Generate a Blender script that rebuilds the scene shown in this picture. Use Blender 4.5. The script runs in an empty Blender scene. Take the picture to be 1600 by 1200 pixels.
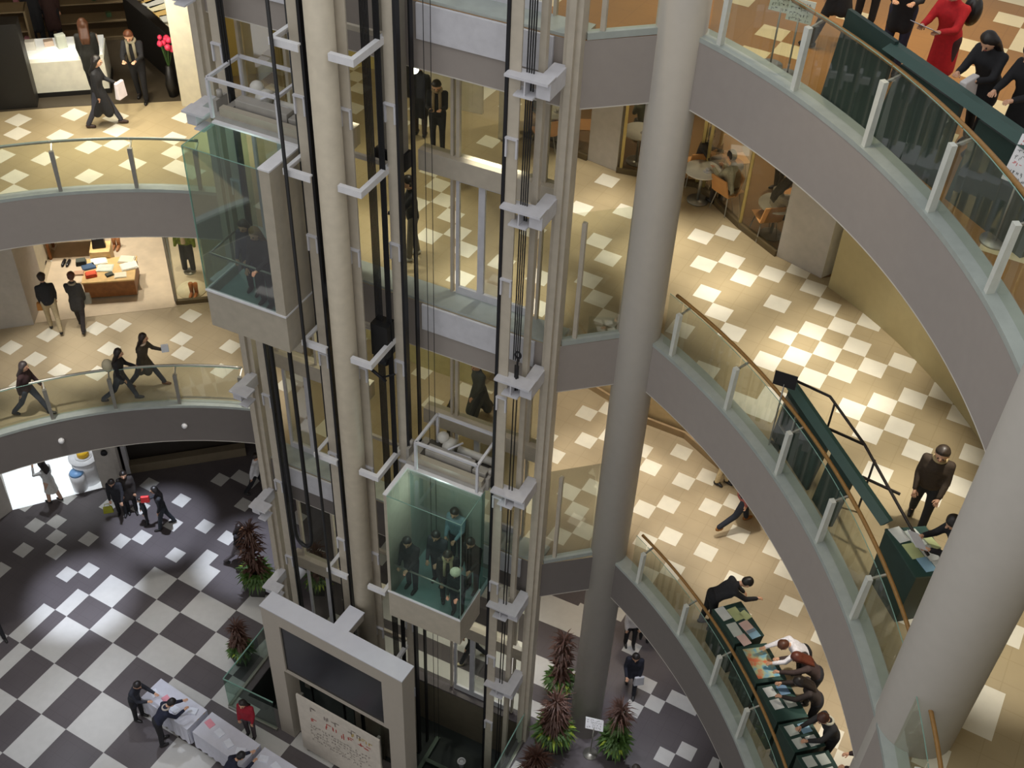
import bpy, bmesh, math, random
import numpy as np
from mathutils import Vector, Matrix
from mathutils.geometry import tessellate_polygon
random.seed(11)
SC = bpy.context.scene
COL = SC.collection
# ------------------------------------------------------------ survey: camera and levels
F, PI_, RO = 1845.09, 0.7340719947316074, 0.04746646057573682
CZ = 25.31
L1, L2, L3, L4 = 0.0, 6.54, 12.34, 17.9
fw = np.array([0, math.cos(PI_), -math.sin(PI_)])
_ri = np.array([1, 0, 0.]); _up = np.cross(_ri, fw)
ri = math.cos(RO)*_ri + math.sin(RO)*_up
up = -math.sin(RO)*_ri + math.cos(RO)*_up
CAM = np.array([0, 0, CZ])
def P(x, y, z):
    r = fw + ri*(x-800)/F - up*(y-600)/F
    return CAM + r*((z-CZ)/r[2])
EP = np.array([.914, -.407]); EN = np.array([-.407, -.914]); P0 = np.array([.65, 15.4])
def W(u, v, z=0.0):
    p = P0 + EP*u + EN*v
    return Vector((p[0], p[1], z))
def uvof(p): q = np.array([p[0], p[1]])-P0; return float(q@EP), float(q@EN)
# ------------------------------------------------------------ materials
_m = {}
def mat(name, col, rough=.55, metal=0.0, var=.06, scale=6.0, emit=0.0, bump=0.0, spec=.5):
    if name in _m: return _m[name]
    m = bpy.data.materials.new(name); m.use_nodes = True
    nt = m.node_tree; b = nt.nodes['Principled BSDF']
    tc = nt.nodes.new('ShaderNodeTexCoord'); nz = nt.nodes.new('ShaderNodeTexNoise')
    nz.inputs['Scale'].default_value = scale; nz.inputs['Detail'].default_value = 3
    nt.links.new(tc.outputs['Object'], nz.inputs['Vector'])
    cr = nt.nodes.new('ShaderNodeValToRGB')
    c = [srgb(v) for v in col]
    cr.color_ramp.elements[0].position = .3; cr.color_ramp.elements[1].position = .7
    cr.color_ramp.elements[0].color = [max(0, v*(1-var)) for v in c]+[1]
    cr.color_ramp.elements[1].color = [min(1, v*(1+var)) for v in c]+[1]
    nt.links.new(nz.outputs['Fac'], cr.inputs['Fac'])
    nt.links.new(cr.outputs['Color'], b.inputs['Base Color'])
    b.inputs['Roughness'].default_value = rough; b.inputs['Metallic'].default_value = metal
    b.inputs['Specular IOR Level'].default_value = spec
    if emit:
        nt.links.new(cr.outputs['Color'], b.inputs['Emission Color']); b.inputs['Emission Strength'].default_value = emit
    if bump:
        bp = nt.nodes.new('ShaderNodeBump'); bp.inputs['Strength'].default_value = bump
        nt.links.new(nz.outputs['Fac'], bp.inputs['Height']); nt.links.new(bp.outputs['Normal'], b.inputs['Normal'])
    _m[name] = m
    return m
def srgb(v):
    v = v/255.0
    return v/12.92 if v <= .04045 else ((v+.055)/1.055)**2.4
def glass(name, tint, op, refl=.5):
    if name in _m: return _m[name]
    m = bpy.data.materials.new(name); m.use_nodes = True; nt = m.node_tree
    nt.nodes.clear()
    out = nt.nodes.new('ShaderNodeOutputMaterial')
    tr = nt.nodes.new('ShaderNodeBsdfTransparent'); tr.inputs['Color'].default_value = [srgb(v) for v in tint]+[1]
    df = nt.nodes.new('ShaderNodeBsdfDiffuse'); df.inputs['Color'].default_value = [srgb(min(255, v)) for v in tint]+[1]
    gl = nt.nodes.new('ShaderNodeBsdfGlossy'); gl.inputs['Roughness'].default_value = .03
    fr = nt.nodes.new('ShaderNodeFresnel'); fr.inputs['IOR'].default_value = 1.45
    nz = nt.nodes.new('ShaderNodeTexNoise'); nz.inputs['Scale'].default_value = .8
    mul = nt.nodes.new('ShaderNodeMath'); mul.operation = 'MULTIPLY'; mul.inputs[1].default_value = op*2
    nt.links.new(nz.outputs['Fac'], mul.inputs[0])
    m1 = nt.nodes.new('ShaderNodeMixShader'); m2 = nt.nodes.new('ShaderNodeMixShader')
    f2 = nt.nodes.new('ShaderNodeMath'); f2.operation = 'MULTIPLY'; f2.inputs[1].default_value = refl
    nt.links.new(fr.outputs[0], f2.inputs[0])
    nt.links.new(mul.outputs[0], m1.inputs[0]); nt.links.new(tr.outputs[0], m1.inputs[1]); nt.links.new(df.outputs[0], m1.inputs[2])
    nt.links.new(f2.outputs[0], m2.inputs[0]); nt.links.new(m1.outputs[0], m2.inputs[1]); nt.links.new(gl.outputs[0], m2.inputs[2])
    nt.links.new(m2.outputs[0], out.inputs[0])
    _m[name] = m
    return m
YAW = 1.083673355042653
TILE = .4
def tilemat(name, col, grout, rough=.35, unit=TILE, phase=(0, 0)):
    if name in _m: return _m[name]
    m = mat(name, col, rough, var=.07, scale=1.3)
    nt = m.node_tree; b = nt.nodes['Principled BSDF']; src = b.inputs['Base Color'].links[0].from_socket
    tc = nt.nodes.new('ShaderNodeTexCoord')
    mp = nt.nodes.new('ShaderNodeMapping'); mp.vector_type = 'POINT'
    mp.inputs['Rotation'].default_value = (0, 0, -YAW)
    nt.links.new(tc.outputs['Object'], mp.inputs['Vector'])
    sp = nt.nodes.new('ShaderNodeSeparateXYZ'); nt.links.new(mp.outputs[0], sp.inputs[0])
    ds = []
    for k, ax in enumerate('XY'):
        a = nt.nodes.new('ShaderNodeMath'); a.operation = 'ADD'; a.inputs[1].default_value = 400*unit - (phase[0] if k == 0 else -phase[1])*TILE
        nt.links.new(sp.outputs[ax], a.inputs[0])
        p = nt.nodes.new('ShaderNodeMath'); p.operation = 'PINGPONG'; p.inputs[1].default_value = unit/2
        nt.links.new(a.outputs[0], p.inputs[0]); ds.append(p)
    mn = nt.nodes.new('ShaderNodeMath'); mn.operation = 'MINIMUM'
    nt.links.new(ds[0].outputs[0], mn.inputs[0]); nt.links.new(ds[1].outputs[0], mn.inputs[1])
    lt = nt.nodes.new('ShaderNodeMath'); lt.operation = 'LESS_THAN'; lt.inputs[1].default_value = .007
    nt.links.new(mn.outputs[0], lt.inputs[0])
    sc = nt.nodes.new('ShaderNodeMath'); sc.operation = 'MULTIPLY'; sc.inputs[1].default_value = .5
    nt.links.new(lt.outputs[0], sc.inputs[0])
    mx = nt.nodes.new('ShaderNodeMixRGB'); nt.links.new(sc.outputs[0], mx.inputs[0]); nt.links.new(src, mx.inputs[1])
    mx.inputs[2].default_value = [srgb(v) for v in grout]+[1]
    nt.links.new(mx.outputs[0], b.inputs['Base Color'])
    return m
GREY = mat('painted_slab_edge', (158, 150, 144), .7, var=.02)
POSTM = mat('pale_post', (208, 210, 202), .4)
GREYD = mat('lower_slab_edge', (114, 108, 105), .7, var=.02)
PAINT = mat('beige_painted_steel', (190, 181, 165), .45)
PAINTL = mat('pale_painted_steel', (206, 206, 212), .4)
WHITE = mat('white_paint', (225, 225, 228), .4)
KERB = mat('kerb_metal', (176, 184, 180), .35, .2)
COLM = mat('column_paint', (172, 167, 159), .6, var=.02)
SHAFTC = mat('shaft_column_paint', (196, 186, 166), .5)
DARK = mat('dark_steel', (38, 38, 42), .45, .4)
BLACK = mat('black_rubber', (20, 20, 22), .6)
CEIL = mat('ceiling_paint', (205, 200, 190), .8)
GL = glass('balustrade_glass', (236, 240, 230), .022, .2)
GLC = glass('cab_glass', (208, 228, 220), .03, .5)
GLD = glass('screen_glass', (236, 240, 230), .02)
GLE = mat('green_glass_edge', (128, 165, 152), .2)
# ------------------------------------------------------------ mesh collector
class MB:
    def __init__(s): s.bm = bmesh.new(); s.mi = 0
    def _tag(s, fs):
        for f in fs: f.material_index = s.mi
    def quad(s, pts):
        f = s.bm.faces.new([s.bm.verts.new(Vector(p)) for p in pts]); s._tag([f]); return s
    def prism(s, poly, z0, z1):
        b = [s.bm.verts.new((p[0], p[1], z0)) for p in poly]; t = [s.bm.verts.new((p[0], p[1], z1)) for p in poly]
        n = len(poly)
        if n > 12:
            fs = []
            for tr in tessellate_polygon([[Vector((p[0], p[1], 0)) for p in poly]]):
                fs.append(s.bm.faces.new([t[k] for k in tr])); fs.append(s.bm.faces.new([b[k] for k in tr][::-1]))
        else: fs = [s.bm.faces.new(t), s.bm.faces.new(b[::-1])]
        for i in range(n): fs.append(s.bm.faces.new((b[i], b[(i+1) % n], t[(i+1) % n], t[i])))
        s._tag(fs); return s
    def hexa(s, b, t):
        vb = [s.bm.verts.new(Vector(p)) for p in b]; vt = [s.bm.verts.new(Vector(p)) for p in t]
        fs = [s.bm.faces.new(vt), s.bm.faces.new(vb[::-1])]
        for i in range(4): fs.append(s.bm.faces.new((vb[i], vb[(i+1) % 4], vt[(i+1) % 4], vt[i])))
        s._tag(fs); return s
    def box(s, x0, x1, y0, y1, z0, z1):
        return s.prism([(x0, y0), (x1, y0), (x1, y1), (x0, y1)], z0, z1)
    def ub(s, u0, u1, v0, v1, z0, z1):
        return s.prism([W(u0, v0), W(u1, v0), W(u1, v1), W(u0, v1)], z0, z1)
    def obox(s, c, d, w, dp, z0, z1):
        "box centred c (plan), long axis angle d, width w, depth dp"
        a = Vector((math.cos(d), math.sin(d))); b = Vector((-a.y, a.x)); c = Vector((c[0], c[1]))
        return s.prism([c-a*w/2-b*dp/2, c+a*w/2-b*dp/2, c+a*w/2+b*dp/2, c-a*w/2+b*dp/2], z0, z1)
    def beam(s, p, q, w, h=None):
        h = h or w; p = Vector(p); q = Vector(q); d = (q-p).normalized()
        up_ = Vector((0, 0, 1)) if abs(d.z) < .95 else Vector((EP[0], EP[1], 0))
        a = d.cross(up_).normalized(); b = a.cross(d).normalized()
        o = [a*w/2+b*h/2, -a*w/2+b*h/2, -a*w/2-b*h/2, a*w/2-b*h/2]
        return s.hexa([p+k for k in o], [q+k for k in o])
    def tube(s, pts, r, n=8, cap=True):
        pts = [Vector(p) for p in pts]; rs = r if isinstance(r, (list, tuple)) else [r]*len(pts)
        rings = []; prev = None
        for i, p in enumerate(pts):
            d = (pts[min(i+1, len(pts)-1)]-pts[max(i-1, 0)])
            d = d.normalized() if d.length > 1e-9 else Vector((0, 0, 1))
            if prev is None:
                a = d.orthogonal().normalized()
            else:
                a = (prev - d*prev.dot(d)); a = a.normalized() if a.length > 1e-6 else d.orthogonal().normalized()
            prev = a; b = d.cross(a)
            rings.append([s.bm.verts.new(p+(a*math.cos(t)+b*math.sin(t))*rs[i]) for t in [2*math.pi*k/n for k in range(n)]])
        fs = []
        for A, B in zip(rings, rings[1:]):
            for k in range(n): fs.append(s.bm.faces.new((A[k], A[(k+1) % n], B[(k+1) % n], B[k])))
        if cap: fs += [s.bm.faces.new(rings[0][::-1]), s.bm.faces.new(rings[-1])]
        for f in fs: f.smooth = n > 6
        s._tag(fs); return s
    def ell(s, c, r, n=12, m=8, M=None):
        c = Vector(c); r = (r, r, r) if isinstance(r, (int, float)) else r
        rings = []
        for i in range(1, m):
            ph = math.pi*i/m
            ring = []
            for k in range(n):
                th = 2*math.pi*k/n
                o = Vector((r[0]*math.sin(ph)*math.cos(th), r[1]*math.sin(ph)*math.sin(th), r[2]*math.cos(ph)))
                if M: o = M @ o
                ring.append(s.bm.verts.new(c+o))
            rings.append(ring)
        tp = Vector((0, 0, r[2])); tp = M @ tp if M else tp
        T = s.bm.verts.new(c+tp); B = s.bm.verts.new(c-tp); fs = []
        for k in range(n):
            fs.append(s.bm.faces.new((T, rings[0][k], rings[0][(k+1) % n])))
            fs.append(s.bm.faces.new((B, rings[-1][(k+1) % n], rings[-1][k])))
        for A, C in zip(rings, rings[1:]):
            for k in range(n): fs.append(s.bm.faces.new((A[k], C[k], C[(k+1) % n], A[(k+1) % n])))
        for f in fs: f.smooth = True
        s._tag(fs); return s
    def cyl(s, c, r, z0, z1, n=24, r1=None):
        return s.tube([(c[0], c[1], z0), (c[0], c[1], z1)], [r, r if r1 is None else r1], n)
    def build(s, name, mats, parent=None, bevel=0):
        me = bpy.data.meshes.new(name)
        bmesh.ops.recalc_face_normals(s.bm, faces=s.bm.faces)
        if not isinstance(mats, (list, tuple)): mats = [mats]
        for m in mats: me.materials.append(m)
        o = bpy.data.objects.new(name, me); COL.objects.link(o)
        if parent is not None:
            wp = wloc(parent); o.parent = parent
        else:
            vs = [v.co for v in s.bm.verts]
            lo = [min(v[i] for v in vs) for i in range(3)]; hi = [max(v[i] for v in vs) for i in range(3)]
            wp = Vector(((lo[0]+hi[0])/2, (lo[1]+hi[1])/2, lo[2])); o.location = wp
        bmesh.ops.translate(s.bm, verts=s.bm.verts, vec=-wp)
        s.bm.to_mesh(me); s.bm.free()
        if bevel:
            b = o.modifiers.new('bevel', 'BEVEL'); b.width = bevel; b.segments = 2; b.limit_method = 'ANGLE'
        return o
def wloc(o):
    p = Vector(o.location)
    while o.parent is not None: o = o.parent; p += Vector(o.location)
    return p
def tag(o, label=None, cat=None, group=None, kind=None):
    if label: o['label'] = label
    if cat: o['category'] = cat
    if group: o['group'] = group
    if kind: o['kind'] = kind
    return o
def thing(name, label, cat, loc, group=None):
    o = bpy.data.objects.new(name, None); COL.objects.link(o); o.location = Vector(loc); o.empty_display_size = .2
    return tag(o, label, cat, group)
def struct(name, mb, mats, label=None, bevel=0):
    o = mb.build(name, mats, None, bevel); o['kind'] = 'structure'
    if label: o['label'] = label
    return o
def setorigin0(o): pass
# ------------------------------------------------------------ plan curves
ARC = {2: (-6.6, 8.43, 11.32), 3: (-6.83, 8.43, 11.61), 4: (-5.38, 8.8, 10.27)}
LARC = (-6.7, 10.6, 8.9)
def arcpts(c, a0, a1, n, dr=0):
    return [(c[0]+(c[2]+dr)*math.cos(a0+(a1-a0)*i/n), c[1]+(c[2]+dr)*math.sin(a0+(a1-a0)*i/n)) for i in range(n+1)]
COLA = (2.15, 15.8)
def voidpath(lv):
    c = ARC[lv]
    a1 = math.atan2(15.8-c[1], 2.2-c[0])
    pts = arcpts(c, -.42 if lv != 4 else -.03, a1, 40)
    pts += [tuple(W(0.05, .02).xy), tuple(W(-6.6, .02).xy)]
    a0 = math.atan2(19.42-LARC[1], -5.5-LARC[0])
    pts += arcpts(LARC, a0, math.pi*1.02, 30)
    return pts
def white_cells(px, z, n=None):
    "snap tile centres read off the survey to the rotated 0.4 m grid"
    a = np.array([math.cos(YAW), math.sin(YAW)]); b = np.array([math.sin(YAW), -math.cos(YAW)])
    q = [P(x, y, z)[:2] for x, y in px]
    I = np.array([[p@a/TILE, p@b/TILE] for p in q])
    ph = [(np.angle(np.exp(2j*np.pi*I[:, k]).mean())/(2*np.pi)-.5) % 1 for k in (0, 1)]
    cells = {(int(math.floor(i-ph[0]+1e-6)), int(math.floor(j-ph[1]+1e-6))) for i, j in I}
    return ph, cells
def cellquad(ph, i, j, z, i2=None, j2=None):
    a = np.array([math.cos(YAW), math.sin(YAW)])*TILE; b = np.array([math.sin(YAW), -math.cos(YAW)])*TILE
    i2 = i+1 if i2 is None else i2; j2 = j+1 if j2 is None else j2
    return [tuple((p[0], p[1], z)) for p in (a*(ph[0]+i)+b*(ph[1]+j), a*(ph[0]+i)+b*(ph[1]+j2), a*(ph[0]+i2)+b*(ph[1]+j2), a*(ph[0]+i2)+b*(ph[1]+j))]
def inside(pt, poly):
    x, y = pt; c = False; n = len(poly)
    for i in range(n):
        x1, y1 = poly[i]; x2, y2 = poly[(i+1) % n]
        if (y1 > y) != (y2 > y) and x < (x2-x1)*(y-y1)/(y2-y1)+x1: c = not c
    return c
def cr(x0, y0, s, l): return [(x0+x/s, y0+y/s) for x, y in l]
W2L = cr(0, 340, 4, [(1180, 615), (1125, 760), (1130, 852), (1420, 805), (615, 700), (755, 680), (325, 750), (245, 890), (390, 960), (690, 820), (620, 970), (1365, 950), (1000, 1150), (1460, 675), (190, 1035), (50, 790)])
W3L = cr(0, 0, 4, [(125, 765), (120, 845), (475, 735), (375, 850), (1145, 730), (1290, 785), (715, 740), (1070, 840), (740, 820), (1065, 930), (1070, 1018), (805, 1015), (285, 990), (20, 985), (540, 930), (95, 1095), (545, 1090), (1230, 1085), (710, 910), (90, 1180)])
W1L = cr(0, 600, 4, [(225, 877), (358, 855), (357, 950), (355, 1050), (155, 1033), (552, 967), (755, 985), (885, 958), (1093, 1075), (1295, 1090), (1272, 898), (1410, 972), (1365, 600), (1480, 580), (1520, 760), (1130, 730), (20, 1155), (425, 1185), (560, 1165), (680, 740), (430, 715), (170, 775), (1100, 870), (870, 770), (1560, 570), (930, 620)])
W1R = cr(940, 880, 3.75, [(370, 1130), (505, 1095), (310, 825), (265, 710), (190, 850), (520, 830), (80, 1090), (210, 480)])+cr(640, 900, 4, [(940, 250), (1050, 230), (1570, 1110), (1290, 1080), (1335, 260)])
W2R = cr(940, 600, 4, [(315, 525), (275, 787), (430, 755), (445, 957), (523, 607), (692, 768), (668, 1048), (508, 418), (660, 585), (820, 735), (840, 940), (1085, 1030), (1150, 1150), (455, 1165), (270, 1180), (300, 980), (290, 410)]) + cr(940, 880, 3.75, [(1095, 50), (805, 70), (840, 310), (1125, 245), (1300, 425), (1355, 985), (1360, 1190)]) + cr(620, 420, 4, [(270, 625), (195, 840), (420, 750), (140, 650), (475, 640), (600, 740), (1180, 900), (1300, 880), (1185, 1075), (1290, 1060), (940, 1050), (1000, 1170)]) + cr(560, 650, 4, [(1315, 485), (1440, 470), (1365, 600), (1260, 765), (1400, 720), (1060, 590), (1040, 790)])
W3R = cr(1160, 560, 3.636, [(630, 293), (805, 260), (975, 228), (905, 398), (728, 433), (1010, 535), (1335, 560), (1265, 745), (415, 110), (570, 80), (740, 55), (910, 40), (1140, 195), (1240, 335), (800, 655), (1130, 810), (90, 250)]) + cr(1240, 380, 4.444, [(235, 745), (340, 900), (330, 575), (440, 720), (560, 860), (755, 830), (230, 430), (125, 310), (840, 1080), (625, 1115), (410, 1150), (1040, 1040), (120, 930), (50, 780), (530, 570)]) + cr(880, 380, 4, [(855, 115), (1030, 90), (1110, 205), (1285, 182), (1560, 270), (880, 300), (960, 422), (1045, 550), (1330, 370), (1370, 570), (1560, 545), (1465, 705), (1270, 735), (1560, 820), (725, 535), (890, 800), (1110, 1000), (1270, 980), (235, 75), (130, 215), (175, 335), (245, 455)]) + cr(620, 220, 4, [(1200, 440), (1385, 420), (1205, 605), (1275, 715), (900, 870), (890, 590), (225, 215), (280, 290), (160, 410), (310, 390), (360, 480), (220, 620), (400, 590), (460, 690), (700, 800), (430, 890), (830, 1030), (920, 255), (600, 30)]) + cr(1340, 900, 4, [(865, 820), (660, 905), (350, 280), (1000, 390), (560, 1150)]) + cr(900, 150, 4, [(750, 855), (930, 845), (1210, 1110), (1035, 1120), (955, 1010), (780, 1035), (250, 545), (1380, 1090)])
W4R = cr(1080, 0, 3.077, [(385, 150), (285, 255), (480, 240), (210, 0), (820, 60)]) + cr(600, 0, 4, [(1000, 15)]) + [(1190, 300)]
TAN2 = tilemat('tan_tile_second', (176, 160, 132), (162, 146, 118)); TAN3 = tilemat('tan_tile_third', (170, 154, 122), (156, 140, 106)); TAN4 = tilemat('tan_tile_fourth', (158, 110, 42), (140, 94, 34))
DRK = tilemat('dark_tile_ground', (92, 86, 88), (82, 76, 78), .3, unit=TILE)
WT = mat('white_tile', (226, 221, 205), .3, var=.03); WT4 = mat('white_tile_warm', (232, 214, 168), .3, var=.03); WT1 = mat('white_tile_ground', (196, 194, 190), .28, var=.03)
THK = 1.05
def slab(lv, z, tan, wt, groups, name):
    vp = voidpath(lv)
    poly = vp + [(-22, vp[-1][1]), (-22, 34), (22, 34), (22, vp[0][1])]
    mb = MB(); mb.mi = 0
    mb.prism(poly, z-.04, z)
    for f in mb.bm.faces:
        if abs(f.normal.z) < .5 and f.calc_area() > 0: f.normal_update()
    for f in mb.bm.faces:
        if abs(f.normal.z) < .5: f.material_index = 2
    rnd = random.Random(lv)
    mb.mi = 1
    for (px, test) in groups:
        ph, cells = white_cells(px, z)
        a = np.array([math.cos(YAW), math.sin(YAW)]); b = np.array([math.sin(YAW), -math.cos(YAW)])
        # carry the loose pattern on beyond the surveyed patch
        i0 = min(c[0] for c in cells); i1 = max(c[0] for c in cells); j0 = min(c[1] for c in cells); j1 = max(c[1] for c in cells)
        known = set()
        for (i, j) in cells:
            for di in range(-3, 4):
                for dj in range(-3, 4): known.add((i+di, j+dj))
        for i in range(i0-14, i1+14):
            for j in range(j0-14, j1+14):
                if (i, j) in cells or ((i, j) not in known and rnd.random() < .2):
                    q = cellquad(ph, i, j, z+.002)
                    cx = sum(p[0] for p in q)/4; cy = sum(p[1] for p in q)/4
                    if test(cx, cy) and all(inside((p[0]*1.0, p[1]), poly) for p in q) and all(-16 < p[0] < 14 and p[1] < 26 for p in q): mb.quad(q)
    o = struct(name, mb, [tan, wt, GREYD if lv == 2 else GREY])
    # slab edge and ceiling
    e = MB(); inner = []
    zt, zb = z-.04, z-THK
    for a, b in zip(vp, vp[1:]): e.quad([(a[0], a[1], zb), (b[0], b[1], zb), (b[0], b[1], zt), (a[0], a[1], zt)])
    bmesh.ops.remove_doubles(e.bm, verts=e.bm.verts, dist=.001)
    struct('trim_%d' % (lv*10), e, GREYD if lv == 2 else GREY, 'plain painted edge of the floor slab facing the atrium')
    c = MB(); c.prism(poly, zb-.02, zb)
    struct('ceiling_%d' % (lv-1), c, CEIL)
    return vp, poly
right = lambda x, y: x > W(-6.6, 0).x
left = lambda x, y: x < W(-6.2, 0).x
vp2, poly2 = slab(2, L2, TAN2, WT, [(W2L, left), (W2R, right)], 'floor_second')
vp3, poly3 = slab(3, L3, TAN3, WT, [(W3L, left), (W3R, right)], 'floor_third')
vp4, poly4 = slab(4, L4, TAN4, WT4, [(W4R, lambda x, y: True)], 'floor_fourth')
# ground floor with the lift pit left open
PU0, PU1, PV0, PV1 = -6.5, -.1, -.3, 2.02
def ground():
    mb = MB(); mb.mi = 0
    mb.ub(-30, PU0, -25, 25, -.04, 0).ub(PU1, 30, -25, 25, -.04, 0).ub(PU0, PU1, -25, PV0, -.04, 0).ub(PU0, PU1, PV1, 25, -.04, 0)
    mb.mi = 1
    ph, cells = white_cells(W1L, 0)
    a = np.array([math.cos(YAW), math.sin(YAW)]); b = np.array([math.sin(YAW), -math.cos(YAW)])
    o = P(705/4, 900+208/4, 0)[:2]
    oi = round(o@a/TILE-ph[0]); oj = round(o@b/TILE-ph[1])
    rows = [-26, -23, -20, -17, -14, -11, -8, -5, -2, 0, 2, 4, 6]; cols = [-8, -6, -4, -3, -2, 0, 2, 4, 7, 10, 13, 16, 19, 22, 25, 28, 31, 34]
    start = {4: 2, 2: -1, 0: 0, -2: -3, -5: -4, -8: -6}
    def inpit(x, y):
        u, v = uvof((x, y)); return PU0-.05 < u < PU1+.05 and PV0-1.2 < v < PV1+.05
    def clear(q): return not any(inpit(p[0], p[1]) for p in q) and not inpit(sum(p[0] for p in q)/4, sum(p[1] for p in q)/4)
    big = []
    r0 = rows.index(0); c0 = cols.index(0)
    for ri_ in range(len(rows)-1):
        for ci in range(len(cols)-1):
            i, i2, j, j2 = rows[ri_], rows[ri_+1], cols[ci], cols[ci+1]
            if (i, j) == (0, -3) or (i >= 2 and j < 0 ) or (i >= 4 and j < 2): continue
            if i == 0 and j < -2: continue
            if i == -2 and j < -3: continue
            if i == -5 and j < -4: continue
            big.append((i+oi, i2+oi, j+oj, j2+oj))
            if ((ri_-r0)+(ci-c0)) % 2 == 1-1+ (0 if ((r0-r0)) else 0): pass
            if ((ri_-r0) + (ci-c0)) % 2 == 1:
                # split so that cells touching the pit stay whole elsewhere
                for ii in range(i, i2):
                    for jj in range(j, j2):
                        q = cellquad(ph, ii+oi, jj+oj, .002)
                        if clear(q) and q[0][0] < 1.2: mb.quad(q)
    def inbig(i, j): return any(A <= i < B and C <= j < D for A, B, C, D in big)
    rnd = random.Random(5); known = set()
    for (i, j) in cells:
        for di in range(-3, 4):
            for dj in range(-3, 4): known.add((i+di, j+dj))
    for i in range(-10, 70):
        for j in range(-90, 10):
            if inbig(i, j): continue
            if (i, j) in cells or ((i, j) not in known and rnd.random() < .14):
                q = cellquad(ph, i, j, .002); x, y = q[0][0], q[0][1]
                if clear(q) and x < -3.5 and y < 28 and x > -20: mb.quad(q)
    ph, cells = white_cells(W1R, 0)
    for (i, j) in cells: 
        q = cellquad(ph, i, j, .002)
        if clear(q): mb.quad(q)
    for k in range(90):
        i = rnd.randint(0, 45); j = rnd.randint(-30, 20)
        q = cellquad(ph, i, j, .002); x, y = q[0][0], q[0][1]
        if clear(q) and x > 4 and y > 2 and (i, j) not in cells: mb.quad(q)
    # broad pale bands outside the ground lift doors
    for v0, v1 in ((-1.05, -.62), (-2.3, -1.5), (-4.2, -3.3)):
        p = [W(-6, v0, .004), W(.4, v0, .004), W(.4, v1, .004), W(-6, v1, .004)]
        mb.quad(p)
    struct('floor_ground', mb, [DRK, WT1])
ground()
PITM = mat('pit_concrete', (40, 46, 44), .8); PITW = mat('pit_wall_panel', (120, 112, 96), .6)
pit = MB(); pit.ub(PU0, PU1, PV0, PV1, -1.75, -1.65); pit.mi = 0
for a in ((PU0-.1, PU0, PV0, PV1), (PU1, PU1+.1, PV0, PV1), (PU0, PU1, PV1, PV1+.1)): pit.ub(*a, -1.7, -.041)
struct('floor_pit', pit, PITM)
struct('wall_pit_back', MB().ub(PU0, PU1, PV0-.1, PV0, -1.7, -.041), PITW)
# ------------------------------------------------------------ kerbs and balustrades
WOOD = mat('handrail_wood', (150, 112, 62), .4, var=.12, scale=20)
STEEL = mat('brushed_steel', (160, 158, 150), .35, .7)
def curved_strip(pts, offs, z0, z1):
    "solid strip following plan points; offs=(inner,outer) along left normal"
    mb = MB(); R = []
    n = len(pts)
    for i, p in enumerate(pts):
        a = Vector(pts[max(i-1, 0)]); b = Vector(pts[min(i+1, n-1)]); d = (b-a).normalized(); nn = Vector((-d.y, d.x)); p = Vector(p)
        R.append([p+nn*offs[0], p+nn*offs[1]])
    rings = [[mb.bm.verts.new((r[0].x, r[0].y, z0)), mb.bm.verts.new((r[1].x, r[1].y, z0)), mb.bm.verts.new((r[1].x, r[1].y, z1)), mb.bm.verts.new((r[0].x, r[0].y, z1))] for r in R]
    for A, B in zip(rings, rings[1:]):
        for k in range(4): mb.bm.faces.new((A[k], A[(k+1) % 4], B[(k+1) % 4], B[k]))
    mb.bm.faces.new(rings[0][::-1]); mb.bm.faces.new(rings[-1])
    return mb
for lv, z, n in ((2, L2, 1), (3, L3, 2), (4, L4, 3)):
    c = ARC[lv]; a1 = math.atan2(15.7-c[1], 2.35-c[0])
    struct('trim_%d' % n, curved_strip(arcpts(c, -.42 if lv != 4 else -.03, a1, 50, .0), (-.30, .006), z+.0, z+.07), KERB, 'pale metal kerb at the foot of the glass balustrade')
    a0 = math.atan2(19.42-LARC[1], -5.5-LARC[0])
    struct('trim_%d' % (n+3), curved_strip(arcpts(LARC, a0, math.pi*1.02, 40), (-.2, .006), z, z+.07), KERB, 'pale metal kerb of the far left gallery')
    k = MB().ub(-6.7, .1, -.5, 0, z, z+.05); struct('trim_%d' % (n+6), k, KERB, 'pale sill below the lift lobby glazing')
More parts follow.
